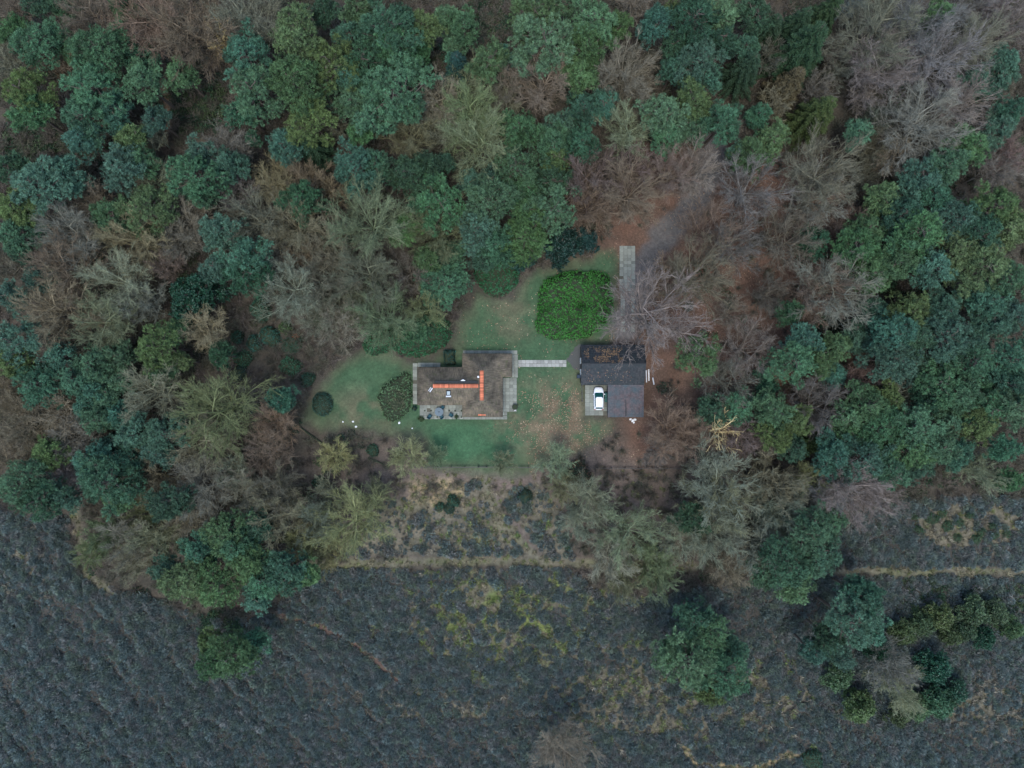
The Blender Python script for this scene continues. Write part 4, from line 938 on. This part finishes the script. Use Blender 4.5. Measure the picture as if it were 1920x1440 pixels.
NOUN = {'pine': 'pine tree', 'bare': 'leafless tree', 'spruce': 'spruce tree', 'evergreen': 'evergreen tree', 'snag': 'dead tree'}
NAME = {'pine': 'pine_tree', 'bare': 'leafless_tree', 'spruce': 'spruce_tree', 'evergreen': 'evergreen_tree', 'snag': 'dead_tree'}
GRP = {'pine': 'pine trees of the wood', 'bare': 'leafless trees of the wood', 'spruce': 'spruce trees of the wood', 'evergreen': 'leafy evergreen trees', 'snag': 'dead trees'}
keys = {}
for i, (kind, px, py, rp, c) in enumerate(plants):
    sz = 'small ' if rp < 29 else ('large ' if rp > 46 else '')
    keys.setdefault((kind, c, sz, zone(px, py)), []).append((px, i))
LABEL = {}
def name_row(lst, kind, cn, sz, zn, row):
    lst = sorted(lst)
    for k, (_, i) in enumerate(lst):
        if len(lst) == 1: LABEL[i] = f'{sz}{cn} {NOUN[kind]} standing {row + " " if row else ""}{zn}'
        elif k == 0: LABEL[i] = f'leftmost {sz}{cn} {NOUN[kind]} {row or "of those"} {zn}'
        elif k == len(lst) - 1: LABEL[i] = f'rightmost {sz}{cn} {NOUN[kind]} {row or "of those"} {zn}'
        else: LABEL[i] = f'{ORD[k]}{sz}{cn} {NOUN[kind]} from left {row + " " if row else ""}{zn}'
for (kind, c, sz, zn), lst in keys.items():
    cn = (BCOL if kind == 'bare' else SCOL if kind == 'spruce' else COL)[c][0]
    nrow = 1 if len(lst) <= 6 else 2 if len(lst) <= 13 else 3
    if nrow == 1: name_row(lst, kind, cn, sz, zn, ''); continue
    by = sorted(lst, key=lambda t: plants[t[1]][2]); step = -(-len(by) // nrow)
    for q in range(nrow): name_row(by[q * step:(q + 1) * step], kind, cn, sz, zn, (['in upper row', 'in lower row'] if nrow == 2 else ['in upper row', 'in middle row', 'in lower row'])[q])
print('trees', {k: sum(p[0] == k for p in plants) for k in NOUN}, 'unique labels', len(set(LABEL.values())))
tr = random.Random(21)
for i, (kind, px, py, rp, c) in enumerate(plants):
    R = rp * PX * .93
    H = {'pine': 5.5 + 2.3 * R, 'bare': 4.0 + 1.75 * R, 'spruce': 5 + 2.4 * R, 'evergreen': 1.8 + 1.5 * R, 'snag': 12.5}[kind]
    H = min(H, 17) * tr.uniform(.92, 1.06)
    if kind == 'bare' and py > 830 and 560 < px < 1120 and rp < 42: H *= .65
    if (px, py) in ((830., 530.), (845., 480.)): H *= .6
    zc = H * {'pine': .86, 'bare': .70, 'spruce': .55, 'evergreen': .7, 'snag': .75}[kind]
    x, y, _ = P(px, py, zc); R = rp * PX * (1 - zc / CAMH) * {'pine': 1.22, 'bare': 1.14}.get(kind, 1.08)
    if kind == 'bare': R *= 1.03
    sub = kind
    if kind == 'bare' and (c in 'oym' and py > 830 or py > 1380): sub = 'fuzzy'
    elif kind == 'bare' and 1190 < px < 1640 and 260 < py < 840: sub = 'open'
    cls = PROTO[sub]; pick = min(cls, key=lambda g: abs(g[0][2] - R)); cm, tm, R0, H0 = tr.choice(pick)
    zb = float(relief(np.array([x]), np.array([y]))[0])
    t = empty(NAME[kind], (x, y, zb), tr.uniform(0, 6.283)); sc = R / R0; t.scale = (sc, sc, H / H0)
    tag(t, LABEL[i], 'tree', GRP[kind])
    col = np.array((BCOL if kind == 'bare' else SCOL if kind == 'spruce' else COL)[c][1]) * tr.uniform(.78, 1.2) * np.array([tr.uniform(.84, 1.16), 1, tr.uniform(.84, 1.12)])
    if sub == 'fuzzy': col = col * 1.1
    o = link('crown', cm, t); o.color = (*col, 1); o2 = link('trunk', tm, t); o2.color = (*(col * (.92 if kind == 'bare' else 1)), 1)

# ------------------------------------------------------------------ clipped bushes and shrubs: leafy mounds
def blob(cx, cy, rx, ry, n=18, wob=.08, seed=1):
    r = random.Random(seed); ph = [r.uniform(0, 6.28) for _ in range(3)]
    return [(cx + math.cos(a) * rx * (1 + wob * math.sin(2 * a + ph[0]) + wob * .7 * math.sin(3 * a + ph[1])), cy + math.sin(a) * ry * (1 + wob * math.sin(2 * a + ph[1]) + wob * .7 * math.sin(4 * a + ph[2]))) for a in (2 * math.pi * i / n for i in range(n))]
def shrub(name, poly, H, col, label, cat_='bush', leaf=.17, seed=1, shoulder=None, bumps=.35, hole=None, dens=15, style='leaf', group=None, rim=.12):
    r = np.random.default_rng(seed); cx = sum(p[0] for p in poly) / len(poly); cy = sum(p[1] for p in poly) / len(poly)
    ox, oy, _ = P(cx, cy); pm = [((p[0] - cx) * PX * (1 - H * .3 / CAMH), (cy - p[1]) * PX * (1 - H * .3 / CAMH)) for p in poly]
    xs, ys = [p[0] for p in pm], [p[1] for p in pm]; x0, x1, y0, y1 = min(xs), max(xs), min(ys), max(ys); sh = shoulder or min(H * 1.1, (x1 - x0) * .45, (y1 - y0) * .45)
    def hgt(x, y):
        d = -sdf(x, y, pm) + (fbm(x, y, .9, seed + 5, 2) - .5) * rim * 2
        t = np.clip(d / sh, 0, 1); h = H * np.sqrt(np.clip(1 - (1 - t) ** 2, 0, 1)) * (1 + (fbm(x + 50, y, 1.5, seed, 3) - .5) * bumps * 1.6)
        if hole: h = h * (1 - hole[2] * np.exp(-((x - (hole[0] - cx) * PX) ** 2 + (y - (cy - hole[1]) * PX) ** 2) / hole[3] ** 2))
        return h, d
    area = (x1 - x0) * (y1 - y0); n = int(area * dens * 1.6); x = r.uniform(x0, x1, n); y = r.uniform(y0, y1, n); h, d = hgt(x, y)
    e = .08; hx = (hgt(x + e, y)[0] - h) / e; hy = (hgt(x, y + e)[0] - h) / e; sl = np.sqrt(1 + hx * hx + hy * hy)
    keep = (d > 0) & (r.uniform(0, 1, n) < np.clip(sl / 2.0, .5, 1)); x, y, h, hx, hy = x[keep], y[keep], h[keep], hx[keep], hy[keep]
    nrm = unit(np.stack([-np.clip(hx, -3, 3), -np.clip(hy, -3, 3), np.ones(len(x))], 1)); pos = np.stack([x, y, np.maximum(h - r.uniform(0, .22, len(x)) * min(1, H), .03)], 1)
    rv = np.clip(.55 * r.uniform(0, 1, len(x)) + .6 * fbm(x, y, .8, seed + 9, 2) - .05, 0, 1)
    part = leaves(r, pos, nrm, 6, leaf * 1.25, leaf * .62, .55, rv) if style == 'leaf' else blades(r, pos, nrm, 8, leaf * 1.6, leaf * .4, .5, rv)
    root = empty(name, (ox, oy, 0)); tag(root, label, cat_, group)
    fo = link('foliage', finish('foliage', [part], M['leaf']), root); fo.color = (*col, 1)
    g = .35 if area > 12 else .16; gx = np.arange(x0, x1 + g, g); gy = np.arange(y0, y1 + g, g); X, Y = np.meshgrid(gx, gy); hh, dd = hgt(X.ravel(), Y.ravel())
    z = np.where(dd > .1, np.maximum(hh - .25 * min(1, H) - .08, .0), -.06); I = (dd > -.1).reshape(X.shape); idx = np.arange(X.size).reshape(X.shape)
    q = I[:-1, :-1] & I[:-1, 1:] & I[1:, 1:] & I[1:, :-1]; f = np.stack([idx[:-1, :-1], idx[:-1, 1:], idx[1:, 1:], idx[1:, :-1]], -1)[q]
    if len(f): link('stems', mesh_np('stems', np.stack([X.ravel(), Y.ravel(), z], 1), f, None, True), root, M['core'])
    return root
shrub('rhododendron_bush', [(1011, 545), (1020, 526), (1045, 514), (1085, 509), (1120, 508), (1138, 515), (1148, 535), (1150, 560), (1146, 590), (1135, 612), (1105, 630), (1065, 638), (1030, 637), (1010, 625), (1003, 605), (1009, 580)],
      2.6, (.052, .195, .036), 'big glossy bright green rhododendron bush on the lawn beside the driveway', leaf=.2, seed=11, bumps=.4, hole=(1086, 570, .55, .9), dens=17, rim=.45)
shrub('evergreen_bush', [(885, 510), (900, 485), (935, 478), (965, 485), (977, 510), (970, 535), (945, 556), (925, 558), (900, 540)], 2.4, (.034, .150, .060), 'dark green evergreen bush at the top of the lawn under the pines', seed=12, dens=16)
shrub('evergreen_hedge', [(678, 645), (690, 625), (720, 615), (760, 605), (800, 592), (828, 590), (845, 605), (849, 630), (838, 648), (815, 662), (785, 671), (755, 667), (735, 657), (705, 668), (688, 664)], 2.3, (.034, .145, .058), 'long kidney-shaped dark green hedge above the left wing of the cottage', 'hedge', seed=13, dens=17)
shrub('mixed_bush', [(708, 745), (715, 725), (738, 708), (760, 695), (774, 700), (775, 745), (770, 765), (752, 788), (735, 792), (718, 778)], 1.3, (.115, .205, .095), 'straggly brownish green bush at the left end of the cottage', seed=14, bumps=.7, dens=12, rim=.3)
shrub('heather_bed', blob(742, 748, 22, 26, seed=4), 1.55, (.185, .190, .115), 'brownish dry patch of twigs on top of the straggly bush by the cottage', seed=44, style='blade', dens=12)
shrub('clipped_bush', blob(606, 758, 20, 23, wob=.02), 1.7, (.034, .092, .066), 'round clipped dark bush standing alone on the left lawn', seed=15, leaf=.12, dens=30, bumps=.12)
shrub('box_shrub', [(832, 656), (853, 656), (855, 684), (833, 684)], 1.5, (.022, .080, .062), 'small square clipped dark shrub against the back of the cottage', seed=16, leaf=.12, dens=30, bumps=.15, shoulder=.5)
for i, (a, b_, rx, H, col, lab) in enumerate([(856, 781, 5, .8, (.04, .09, .03), 'small round green bush on the terrace, right of the chairs'), (790, 785, 6, .7, (.045, .085, .03), 'low green bush at the lower left corner of the terrace'),
        (777.5, 765, 5, .9, (.012, .06, .05), 'small teal shrub at the left end of the terrace')]):
    shrub('terrace_bush', blob(a, b_, rx, rx), H, col, lab, seed=60 + i, leaf=.11, dens=40)
SH = [(493, 582, 22, 2.6, 'd', 'dark conical shrub highest in the group left of the lawn'), (509, 631, 19, 2.2, 't', 'blue-green shrub in the middle of the dark group left of the lawn'), (480, 644, 16, 1.8, 't', 'small blue-green shrub left of the middle of the dark shrub group'),
      (458, 671, 17, 1.9, 'g', 'green shrub lowest left in the dark shrub group left of the lawn'), (546, 686, 20, 2.0, 'g', 'green shrub nearest the lawn edge in the dark shrub group'), (447, 632, 13, 1.6, 'd', 'small dark shrub at the upper left of the shrub group'),
      (425, 651, 12, 1.5, 'd', 'small dark shrub at the far left of the shrub group'), (607, 599, 15, 1.8, 'y', 'small bright green shrub above the left lawn'), (538, 615, 14, 1.2, 'y', 'yellowish shrub right of the dark conical shrub'),
      (548, 648, 20, 1.1, 'd', 'low dark spreading shrub beside the small orange shrub'), (578, 712, 15, 1.3, 'd', 'dark shrub at the edge of the left lawn above the round bush'), (470, 760, 17, 1.6, 'x', 'very dark shrub among leafless trees left of the round bush'),
      (448, 700, 16, 1.4, 'x', 'very dark shrub below the green shrub group'), (600, 905, 13, 1.2, 'd', 'dark shrub below the small yellowish tree at lower left'), (700, 845, 12, 1.1, 'd', 'dark shrub between two yellowish trees below the left lawn'),
      (850, 938, 12, 1.3, 'd', 'dark gorse bush at the right of the dry grass patch'), (824, 950, 9, 1.0, 'd', 'dark gorse bush below the dry grass patch'), (843, 952, 11, 1.1, 'x', 'very dark gorse bush between the two dry grass patches'),
      (985, 930, 14, 1.5, 'x', 'dark gorse bush right of the diagonal heath path'), (1065, 1026, 7, .8, 'd', 'tiny dark bush at the corner of the heath tracks'), (1522, 1425, 22, 1.6, 'd', 'dark green shrub at the bottom edge of the picture, right half'),
      (1290, 575, 9, 1.0, 'x', 'small dark shrub on the red leaf litter right of the driveway'), (1365, 572, 10, 1.0, 'x', 'small dark shrub on red leaves below the leafless trees'), (1570, 607, 10, 1.0, 'x', 'small dark shrub under the pines right of the red leaf litter')]
SHC = {'d': (.034, .100, .060), 't': (.036, .125, .090), 'g': (.042, .135, .070), 'y': (.085, .145, .050), 'x': (.022, .060, .044)}
for i, (a, b_, rp, H, c, lab) in enumerate(SH): shrub('shrub', blob(a, b_, rp, rp, seed=i, wob=.12), H, SHC[c], lab, 'shrub', .14, 80 + i, bumps=.5, dens=20, group='shrubs of the garden and heath')
shrub('orange_shrub', blob(556, 632, 6, 6), .8, (.34, .10, .035), 'small orange shrub left of the lawn among dark shrubs', 'shrub', .13, 140, dens=40)
shrub('copper_shrub', blob(1085, 892, 26, 30, wob=.15), 1.8, (.17, .085, .045), 'coppery brown shrub at the lower right corner of the lawn', 'shrub', .16, 141, bumps=.7, dens=9, rim=.5)
hb = random.Random(5)
HB = [(1745, 972, 14), (1775, 985, 12), (1720, 992, 9), (1795, 978, 10), (1792, 1008, 9), (1828, 1010, 11), (1838, 996, 9), (1860, 985, 8), (1860, 1003, 9), (1885, 1000, 9), (1715, 968, 8), (1815, 965, 9), (1765, 962, 9)]
for i, (a, b_, rp) in enumerate(sorted(HB)):
    shrub('juniper_bush', blob(a, b_, rp, rp * .9, seed=i + 30, wob=.14), .9, (.045, .105, .048), f'{["leftmost", "second", "third", "fourth", "fifth", "sixth", "seventh", "eighth", "ninth", "tenth", "eleventh", "twelfth", "rightmost"][i]} low green bush{"" if i in (0, 12) else " from the left"} on the sandy clearing at right', 'bush', .12, 160 + i, dens=28, group='low bushes on the sandy clearing')

# logs
for i, (a, b_, c, d, rr, lab) in enumerate([(560, 800, 605, 832, .16, 'thin dark fallen log below the round clipped bush'), (252, 774, 348, 777, .2, 'long dark fallen trunk in the left woods'), (690, 858, 722, 872, .14, 'short fallen log below the left lawn'),
                                            (1395, 265, 1440, 232, .2, 'dark fallen trunk below the spruces at upper right')]):
    p, q = Vector(P(a, b_, .25)), Vector(P(c, d, .25)); m_ = (p + q) / 2; o = MB().cyl(p - m_, q - m_, rr, rr * .7, 9).build('fallen_log', M['core']); o.location = m_; tag(o, lab, 'log', 'fallen logs')

# ------------------------------------------------------------------ scattered plants nobody could count
def twig_clump(seed, n, R, H, wd, lean=.5, k=3):
    r = np.random.default_rng(seed); parts = []
    a = r.uniform(0, 6.28, n); q = np.sqrt(r.uniform(0, 1, n)) * R; p = np.stack([q * np.cos(a), q * np.sin(a), H * np.sqrt(np.clip(1 - (q / R) ** 2, 0, 1)) * r.uniform(.45, .8, n)], 1)
    nn = unit(np.stack([np.cos(a) * q / R * lean, np.sin(a) * q / R * lean, np.ones(n)], 1)); return blades(r, p, nn, k, H * .5, wd, .38, r.uniform(0, 1, n))
def grass_tuft(seed):
    r = np.random.default_rng(seed); n = 26; a = r.uniform(0, 6.28, n); d = np.stack([np.cos(a), np.sin(a), r.uniform(.25, 1.1, n)], 1); return blades(r, np.stack([np.cos(a) * .06, np.sin(a) * .06, np.zeros(n)], 1), unit(d), 1, .5, .085, .1, r.uniform(0, 1, n))
def brush(seed):
    r = np.random.default_rng(seed); s = []
    for i in range(16):
        a = r.uniform(0, 6.28); d = unit(np.array((math.cos(a) * .8, math.sin(a) * .8, r.uniform(.5, 1.2)))); bp = branch_path(r, (r.normal(0, .1), r.normal(0, .1), 0), d, r.uniform(.8, 1.5), 3, .2, .02)
        for k in range(3): s.append((bp[k], bp[k + 1], .022, .018))
        for j in range(12):
            k = r.integers(0, 3); p = bp[k] + (bp[k + 1] - bp[k]) * r.uniform(); d2 = unit(unit(bp[k + 1] - bp[k]) * .6 + r.normal(0, .55, 3) + (0, 0, .1)); s.append((p, p + d2 * r.uniform(.25, .6), .016, .01))
    V, F = tubes([a[0] for a in s], [a[1] for a in s], [a[2] for a in s], [a[3] for a in s], 3); return V, F, np.repeat(r.uniform(0, 1, len(s)), 6)
def bramble(seed):
    r = np.random.default_rng(seed); n = 60; a = r.uniform(0, 6.28, n); q = np.sqrt(r.uniform(0, 1, n)) * .8; p = np.stack([q * np.cos(a), q * np.sin(a), .45 * np.sqrt(np.clip(1 - (q / .85) ** 2, 0, 1)) * r.uniform(.5, 1, n)], 1)
    return leaves(r, p, unit(np.stack([np.cos(a) * q, np.sin(a) * q, np.ones(n)], 1)), 3, .2, .13, .5, r.uniform(0, 1, n))
def scatter(name, protos, cols, pts, scl, mat='scatter', seed=1, zs=None):
    """stuff: points carry scale, turn and variant; geometry nodes put a clump on each"""
    r = np.random.default_rng(seed); col = bpy.data.collections.new(name + '_clumps')
    for k, (pt, c) in enumerate((p, c) for c in cols for p in protos):
        o = bpy.data.objects.new(f'{name}_clump_{k:02d}', finish(name, [pt], M[mat], c)); col.objects.link(o)
    n = len(pts); me = bpy.data.meshes.new(name); me.vertices.add(n); me.vertices.foreach_set('co', np.asarray(pts, np.float32).ravel())
    at = me.attributes.new('scl', 'FLOAT_VECTOR', 'POINT'); s3 = np.stack([scl, scl, scl if zs is None else zs], 1).astype(np.float32); at.data.foreach_set('vector', s3.ravel())
    at = me.attributes.new('rot', 'FLOAT_VECTOR', 'POINT'); r3 = np.stack([r.normal(0, .1, n), r.normal(0, .1, n), r.uniform(0, 6.28, n)], 1).astype(np.float32); at.data.foreach_set('vector', r3.ravel())
    at = me.attributes.new('var', 'INT', 'POINT'); at.data.foreach_set('value', r.integers(0, len(protos) * len(cols), n).astype(np.int32))
    o = link(name, me); ng = bpy.data.node_groups.new(name, 'GeometryNodeTree')
    ng.interface.new_socket('Geometry', in_out='INPUT', socket_type='NodeSocketGeometry'); ng.interface.new_socket('Geometry', in_out='OUTPUT', socket_type='NodeSocketGeometry')
    gi, go = ng.nodes.new('NodeGroupInput'), ng.nodes.new('NodeGroupOutput'); ip = ng.nodes.new('GeometryNodeInstanceOnPoints'); ci = ng.nodes.new('GeometryNodeCollectionInfo')
    ci.inputs['Collection'].default_value = col; ci.inputs['Separate Children'].default_value = True; ci.inputs['Reset Children'].default_value = True
    def na(nm, ty): a = ng.nodes.new('GeometryNodeInputNamedAttribute'); a.data_type = ty; a.inputs['Name'].default_value = nm; return [s for s in a.outputs if s.enabled and s.name == 'Attribute'][0]
    e2r = ng.nodes.new('FunctionNodeEulerToRotation'); L = ng.links.new
    L(gi.outputs[0], ip.inputs['Points']); L(ci.outputs[0], ip.inputs['Instance']); ip.inputs['Pick Instance'].default_value = True
    L(na('var', 'INT'), ip.inputs['Instance Index']); L(na('rot', 'FLOAT_VECTOR'), e2r.inputs[0]); L(e2r.outputs[0], ip.inputs['Rotation']); L(na('scl', 'FLOAT_VECTOR'), ip.inputs['Scale']); L(ip.outputs[0], go.inputs[0])
    md = o.modifiers.new('scatter', 'NODES'); md.node_group = ng; o['kind'] = 'stuff'; return o
def jgrid(st, seed, x0=-96, x1=96, y0=-74, y1=74):
    r = np.random.default_rng(seed); X, Y = np.meshgrid(np.arange(x0, x1, st), np.arange(y0, y1, st)); x = X.ravel() + r.uniform(-.5, .5, X.size) * st; y = Y.ravel() + r.uniform(-.5, .5, X.size) * st; return x, y, r
def pt3(x, y): return np.stack([x, y, relief(x, y)], 1)
# heather
x, y, r = jgrid(.46, 3); px, py = toPx(x, y); q = (py > 885); x, y, px, py = x[q], y[q], px[q], py[q]; R = regions(px, py)
u = x * .80 + y * .60; w_ = x * .60 - y * .80; streak = fbm(u / 1.25, w_ / 6.0, 1.0, 201, 3)
keep = (R['heath'] > .4) & (R['htrack'] < .4) & (R['red4'] < .5) & (r.uniform(0, 1, len(x)) > R['gap'] * 1.05) & (R['dark'] * .3 < r.uniform(0, 1, len(x))) & (R['sandy'] < .5) & (r.uniform(0, 1, len(x)) > R['strip'] * .72)
x, y, streak = x[keep], y[keep], streak[keep]; s = (.24 + .72 * sstep(.32, .68, streak) + .52 * sstep(.25, .75, vnoise(x / .85, y / .85, 55))) * r.uniform(.75, 1.25, len(x))
o = scatter('heather', [twig_clump(900 + i, 60, .44, .5, .07, .8, 4) for i in range(5)], [(.185, .226, .208), (.150, .194, .180), (.215, .218, .200), (.180, .222, .172)], pt3(x, y), s, seed=4, zs=s * 1.25)
tag(o, 'dense dark grey-green heather covering the heath', 'heather')
# tall dry grass
x, y, r = jgrid(.55, 6); px, py = toPx(x, y); R = regions(px, py)
w_ = np.maximum.reduce([R['gap'] * R['heath'] * .5, R['htrack'] * .55, R['sandy'] * 1.0, .35 * sstep(1.1, .4, np.hypot((px - 1000) / 330, (py - 930) / 70)) * (R['lawn'] < .3), R['red4'] * .5])
q = r.uniform(0, 1, len(x)) < w_; x, y = x[q], y[q]
o = scatter('dry_grass', [grass_tuft(920 + i) for i in range(3)], [(.19, .17, .11), (.155, .15, .09), (.15, .165, .07), (.22, .19, .125)], pt3(x, y), r.uniform(.6, 1.3, len(x)), seed=7); tag(o, 'tufts of pale dry grass along the heath tracks and gaps', 'grass')
# mossy and straw-coloured tussocks standing among the heather
x, y, r = jgrid(.6, 26); px, py = toPx(x, y); q = py > 900; x, y, px, py = x[q], y[q], px[q], py[q]; R = regions(px, py)
cl = sstep(.5, .66, 1 - np.abs(2 * fbm(px, py, 30, 47, 3) - 1) * 1.5 + (fbm(px, py, 7, 48, 2) - .5) * .5 - .12)
for nm, cen, cols, lab in (('green_tussocks', ((960, 1160, 310, 160, .9), (1250, 1300, 380, 130, .35), (880, 985, 200, 60, .4)), [(.20, .26, .085), (.25, .28, .11), (.17, .21, .09)], 'mossy green grass tussocks among the heather below the cottage'),
                           ('straw_tussocks', ((930, 1180, 330, 170, .5), (1250, 1310, 430, 120, .9), (1850, 1320, 110, 80, .9), (830, 1315, 230, 50, .8), (60, 1060, 90, 90, .5), (830, 990, 190, 60, .6), (1820, 990, 130, 60, .7)), [(.24, .215, .16), (.20, .18, .135), (.28, .255, .19)], 'straw-coloured grass tussocks scattered over the heath')):
    w_ = np.zeros(len(x))
    for (a, b_, rx, ry2, k) in cen: w_ = np.maximum(w_, k * sstep(1.1, .35, np.hypot((px - a) / rx, (py - b_) / ry2)))
    q = (r.uniform(0, 1, len(x)) < w_ * cl * .75) & (R['heath'] > .4)
    o = scatter(nm, [grass_tuft(930 + i) for i in range(3)], cols, pt3(x[q], y[q]) + np.array([[0, 0, .12]]), r.uniform(.7, 1.4, q.sum()), seed=27, zs=np.full(q.sum(), 1.5)); tag(o, lab, 'grass')
# leafless undergrowth
x, y, r = jgrid(1.0, 8); px, py = toPx(x, y); R = regions(px, py); dn = fbm(px, py, 75, 31, 3)
pr = (.3 + .6 * sstep(.3, .55, dn)) * (R['lawn'] < .05) * (R['heathd'] > 2) * (R['dirt'] < .2) * (R['trail'] < .1) * (R['htrack'] < .1) * (1 - .85 * R['red']) * (1 - .6 * sstep(1.1, .5, np.hypot((px - 1000) / 560, (py - 930) / 150)))
box = ((px > 760) & (px < 1000) & (py > 640) & (py < 900)) | ((px > 1040) & (px < 1240) & (py > 630) & (py < 810)) | ((px > 1150) & (px < 1200) & (py > 440) & (py < 640))
q = (r.uniform(0, 1, len(x)) < pr) & ~box; x, y = x[q], y[q]
o = scatter('undergrowth', [brush(940 + i) for i in range(4)], [(.150, .130, .102), (.140, .138, .098), (.155, .132, .110), (.13, .125, .095)], pt3(x, y), r.uniform(.5, 1.25, len(x)), seed=9); tag(o, 'leafless brown undergrowth on the forest floor', 'undergrowth')
# brambles and ferns in the darker woods
x, y, r = jgrid(1.2, 12); px, py = toPx(x, y); R = regions(px, py)
pr = np.maximum(.30 * sstep(.5, .66, fbm(px, py, 60, 37, 3)) * (1 - .7 * R['red']), .8 * R['dark']) * (R['lawn'] < .05) * (R['dirt'] < .2) * (R['trail'] < .1) * (R['htrack'] < .1) * np.where(R['heath'] > .3, R['dark'], 1.0) * (1 - .9 * sstep(1.1, .6, np.hypot((px - 1000) / 560, (py - 930) / 150)))
q = (r.uniform(0, 1, len(x)) < pr) & ~(((px > 1040) & (px < 1240) & (py > 630) & (py < 810))); x, y = x[q], y[q]
o = scatter('brambles', [bramble(960 + i) for i in range(3)], [(.036, .072, .040), (.032, .062, .040), (.056, .080, .040)], pt3(x, y), r.uniform(.6, 1.4, len(x)), seed=13); tag(o, 'low dark green brambles and ferns under the trees', 'brambles')
# fallen leaves: single leaves, on the lawn, in the wood and on the barn roof
def leaf_mesh(name, pos, nrm, cols, L, seed):
    r = np.random.default_rng(seed); n = len(pos); a = r.uniform(0, 6.28, n); t = unit(np.cross(nrm, np.stack([np.cos(a), np.sin(a), np.zeros(n)], 1))); s = np.cross(nrm, t); ln = L * r.uniform(.6, 1.3, (n, 1)); up = nrm * ln * r.uniform(.05, .3, (n, 1))
    V = np.stack([pos - t * ln * .5, pos + s * ln * .32 + up, pos + t * ln * .5, pos - s * ln * .32 + up], 1).reshape(-1, 3); c = np.array(cols)[r.integers(0, len(cols), n)] * r.uniform(.7, 1.2, (n, 1)); c4 = np.concatenate([np.repeat(c, 4, 0), np.ones((n * 4, 1))], 1)
    q4 = np.arange(n * 4).reshape(-1, 4); return mesh_np(name, V, np.concatenate([q4[:, :3], q4[:, [0, 2, 3]]]), {'col': c4})
m, nt, b = newmat('fallen_leaf'); at = N(nt, 'ShaderNodeAttribute', attribute_name='col'); nt.links.new(at.outputs['Color'], b.inputs['Base Color']); b.inputs['Roughness'].default_value = .8; M['fallen'] = m
LC = [(.30, .19, .11), (.24, .13, .07), (.20, .10, .06), (.34, .25, .16), (.16, .08, .05)]
x, y, r = jgrid(.23, 15, -40, 72, -25, 62); px, py = toPx(x, y); R = regions(px, py)
ds = np.maximum(.85 * sstep(1.15, .2, np.hypot((px - 1060) / 150, (py - 785) / 110)), .10 * sstep(1.1, .3, np.hypot((px - 960) / 190, (py - 620) / 110))) * R['lawn']
ds = np.maximum(ds, .16 * R['red'] * sstep(.35, .6, fbm(px, py, 50, 61))); ds = np.maximum(ds, .14 * sstep(1.1, .4, np.hypot((px - 1150) / 120, (py - 860) / 60)))
ds = np.where(((px > 1085) & (px < 1212) & (py > 640) & (py < 786)) | ((px > 765) & (px < 972) & (py > 655) & (py < 790)), 0, ds)
q = r.uniform(0, 1, len(x)) < ds * sstep(.3, .6, fbm(px, py, 20, 63)); p3 = pt3(x[q], y[q]); p3[:, 2] += .02; nn = unit(np.stack([r.normal(0, .3, len(p3)), r.normal(0, .3, len(p3)), np.ones(len(p3))], 1))
o = link('fallen_leaves', leaf_mesh('fallen_leaves', p3, nn, LC, .22, 3), None, M['fallen']); tag(o, 'tan and russet fallen leaves scattered over lawn and woodland floor', 'leaves', kind='stuff')
n = 1300; r = np.random.default_rng(77); a = r.uniform(0, 1, n) ** .8 * .62; b2 = .05 + .9 * r.beta(2.2, 1.6, n); xx = bx0 + .25 + (bx1 - bx0) * a; keep = fbm(xx, b2 * 4, 1.0, 5, 3) > .42; xx, b2 = xx[keep], b2[keep]; b2 = np.floor(b2 * 12) / 12 + r.uniform(.01, .05, len(b2))
yy = by1 + (ry - by1) * b2; zz = 2.4 + (RB - 2.4) * b2 + .11; sn = unit(np.array([0, RB - 2.4, by1 - ry]))[None]; 
o = link('roof_leaves', leaf_mesh('roof_leaves', np.stack([xx, yy, zz], 1), unit(np.repeat(np.abs(sn), len(xx), 0) + r.normal(0, .15, (len(xx), 3))), [(.22, .135, .065), (.17, .10, .055), (.26, .165, .08)], .15, 5), None, M['fallen']); tag(o, 'orange-brown leaves lying on the upper slope of the barn roof', 'leaves', kind='stuff')
n = 70; xx = bx0 + (bx1 - bx0) * r.uniform(.05, .8, n); b2 = r.uniform(.1, .75, n); yy = by0 + (ry - by0) * b2; zz = 2.3 + (RB - 2.3) * b2 + .11
o = link('roof_leaves', leaf_mesh('roof_leaves', np.stack([xx, yy, zz], 1), unit(np.array([[0, -.45, .9]]) + r.normal(0, .15, (n, 3))), LC, .17, 6), None, M['fallen']); tag(o, 'few pale leaves lying on the lower slope of the barn roof', 'leaves', kind='stuff')
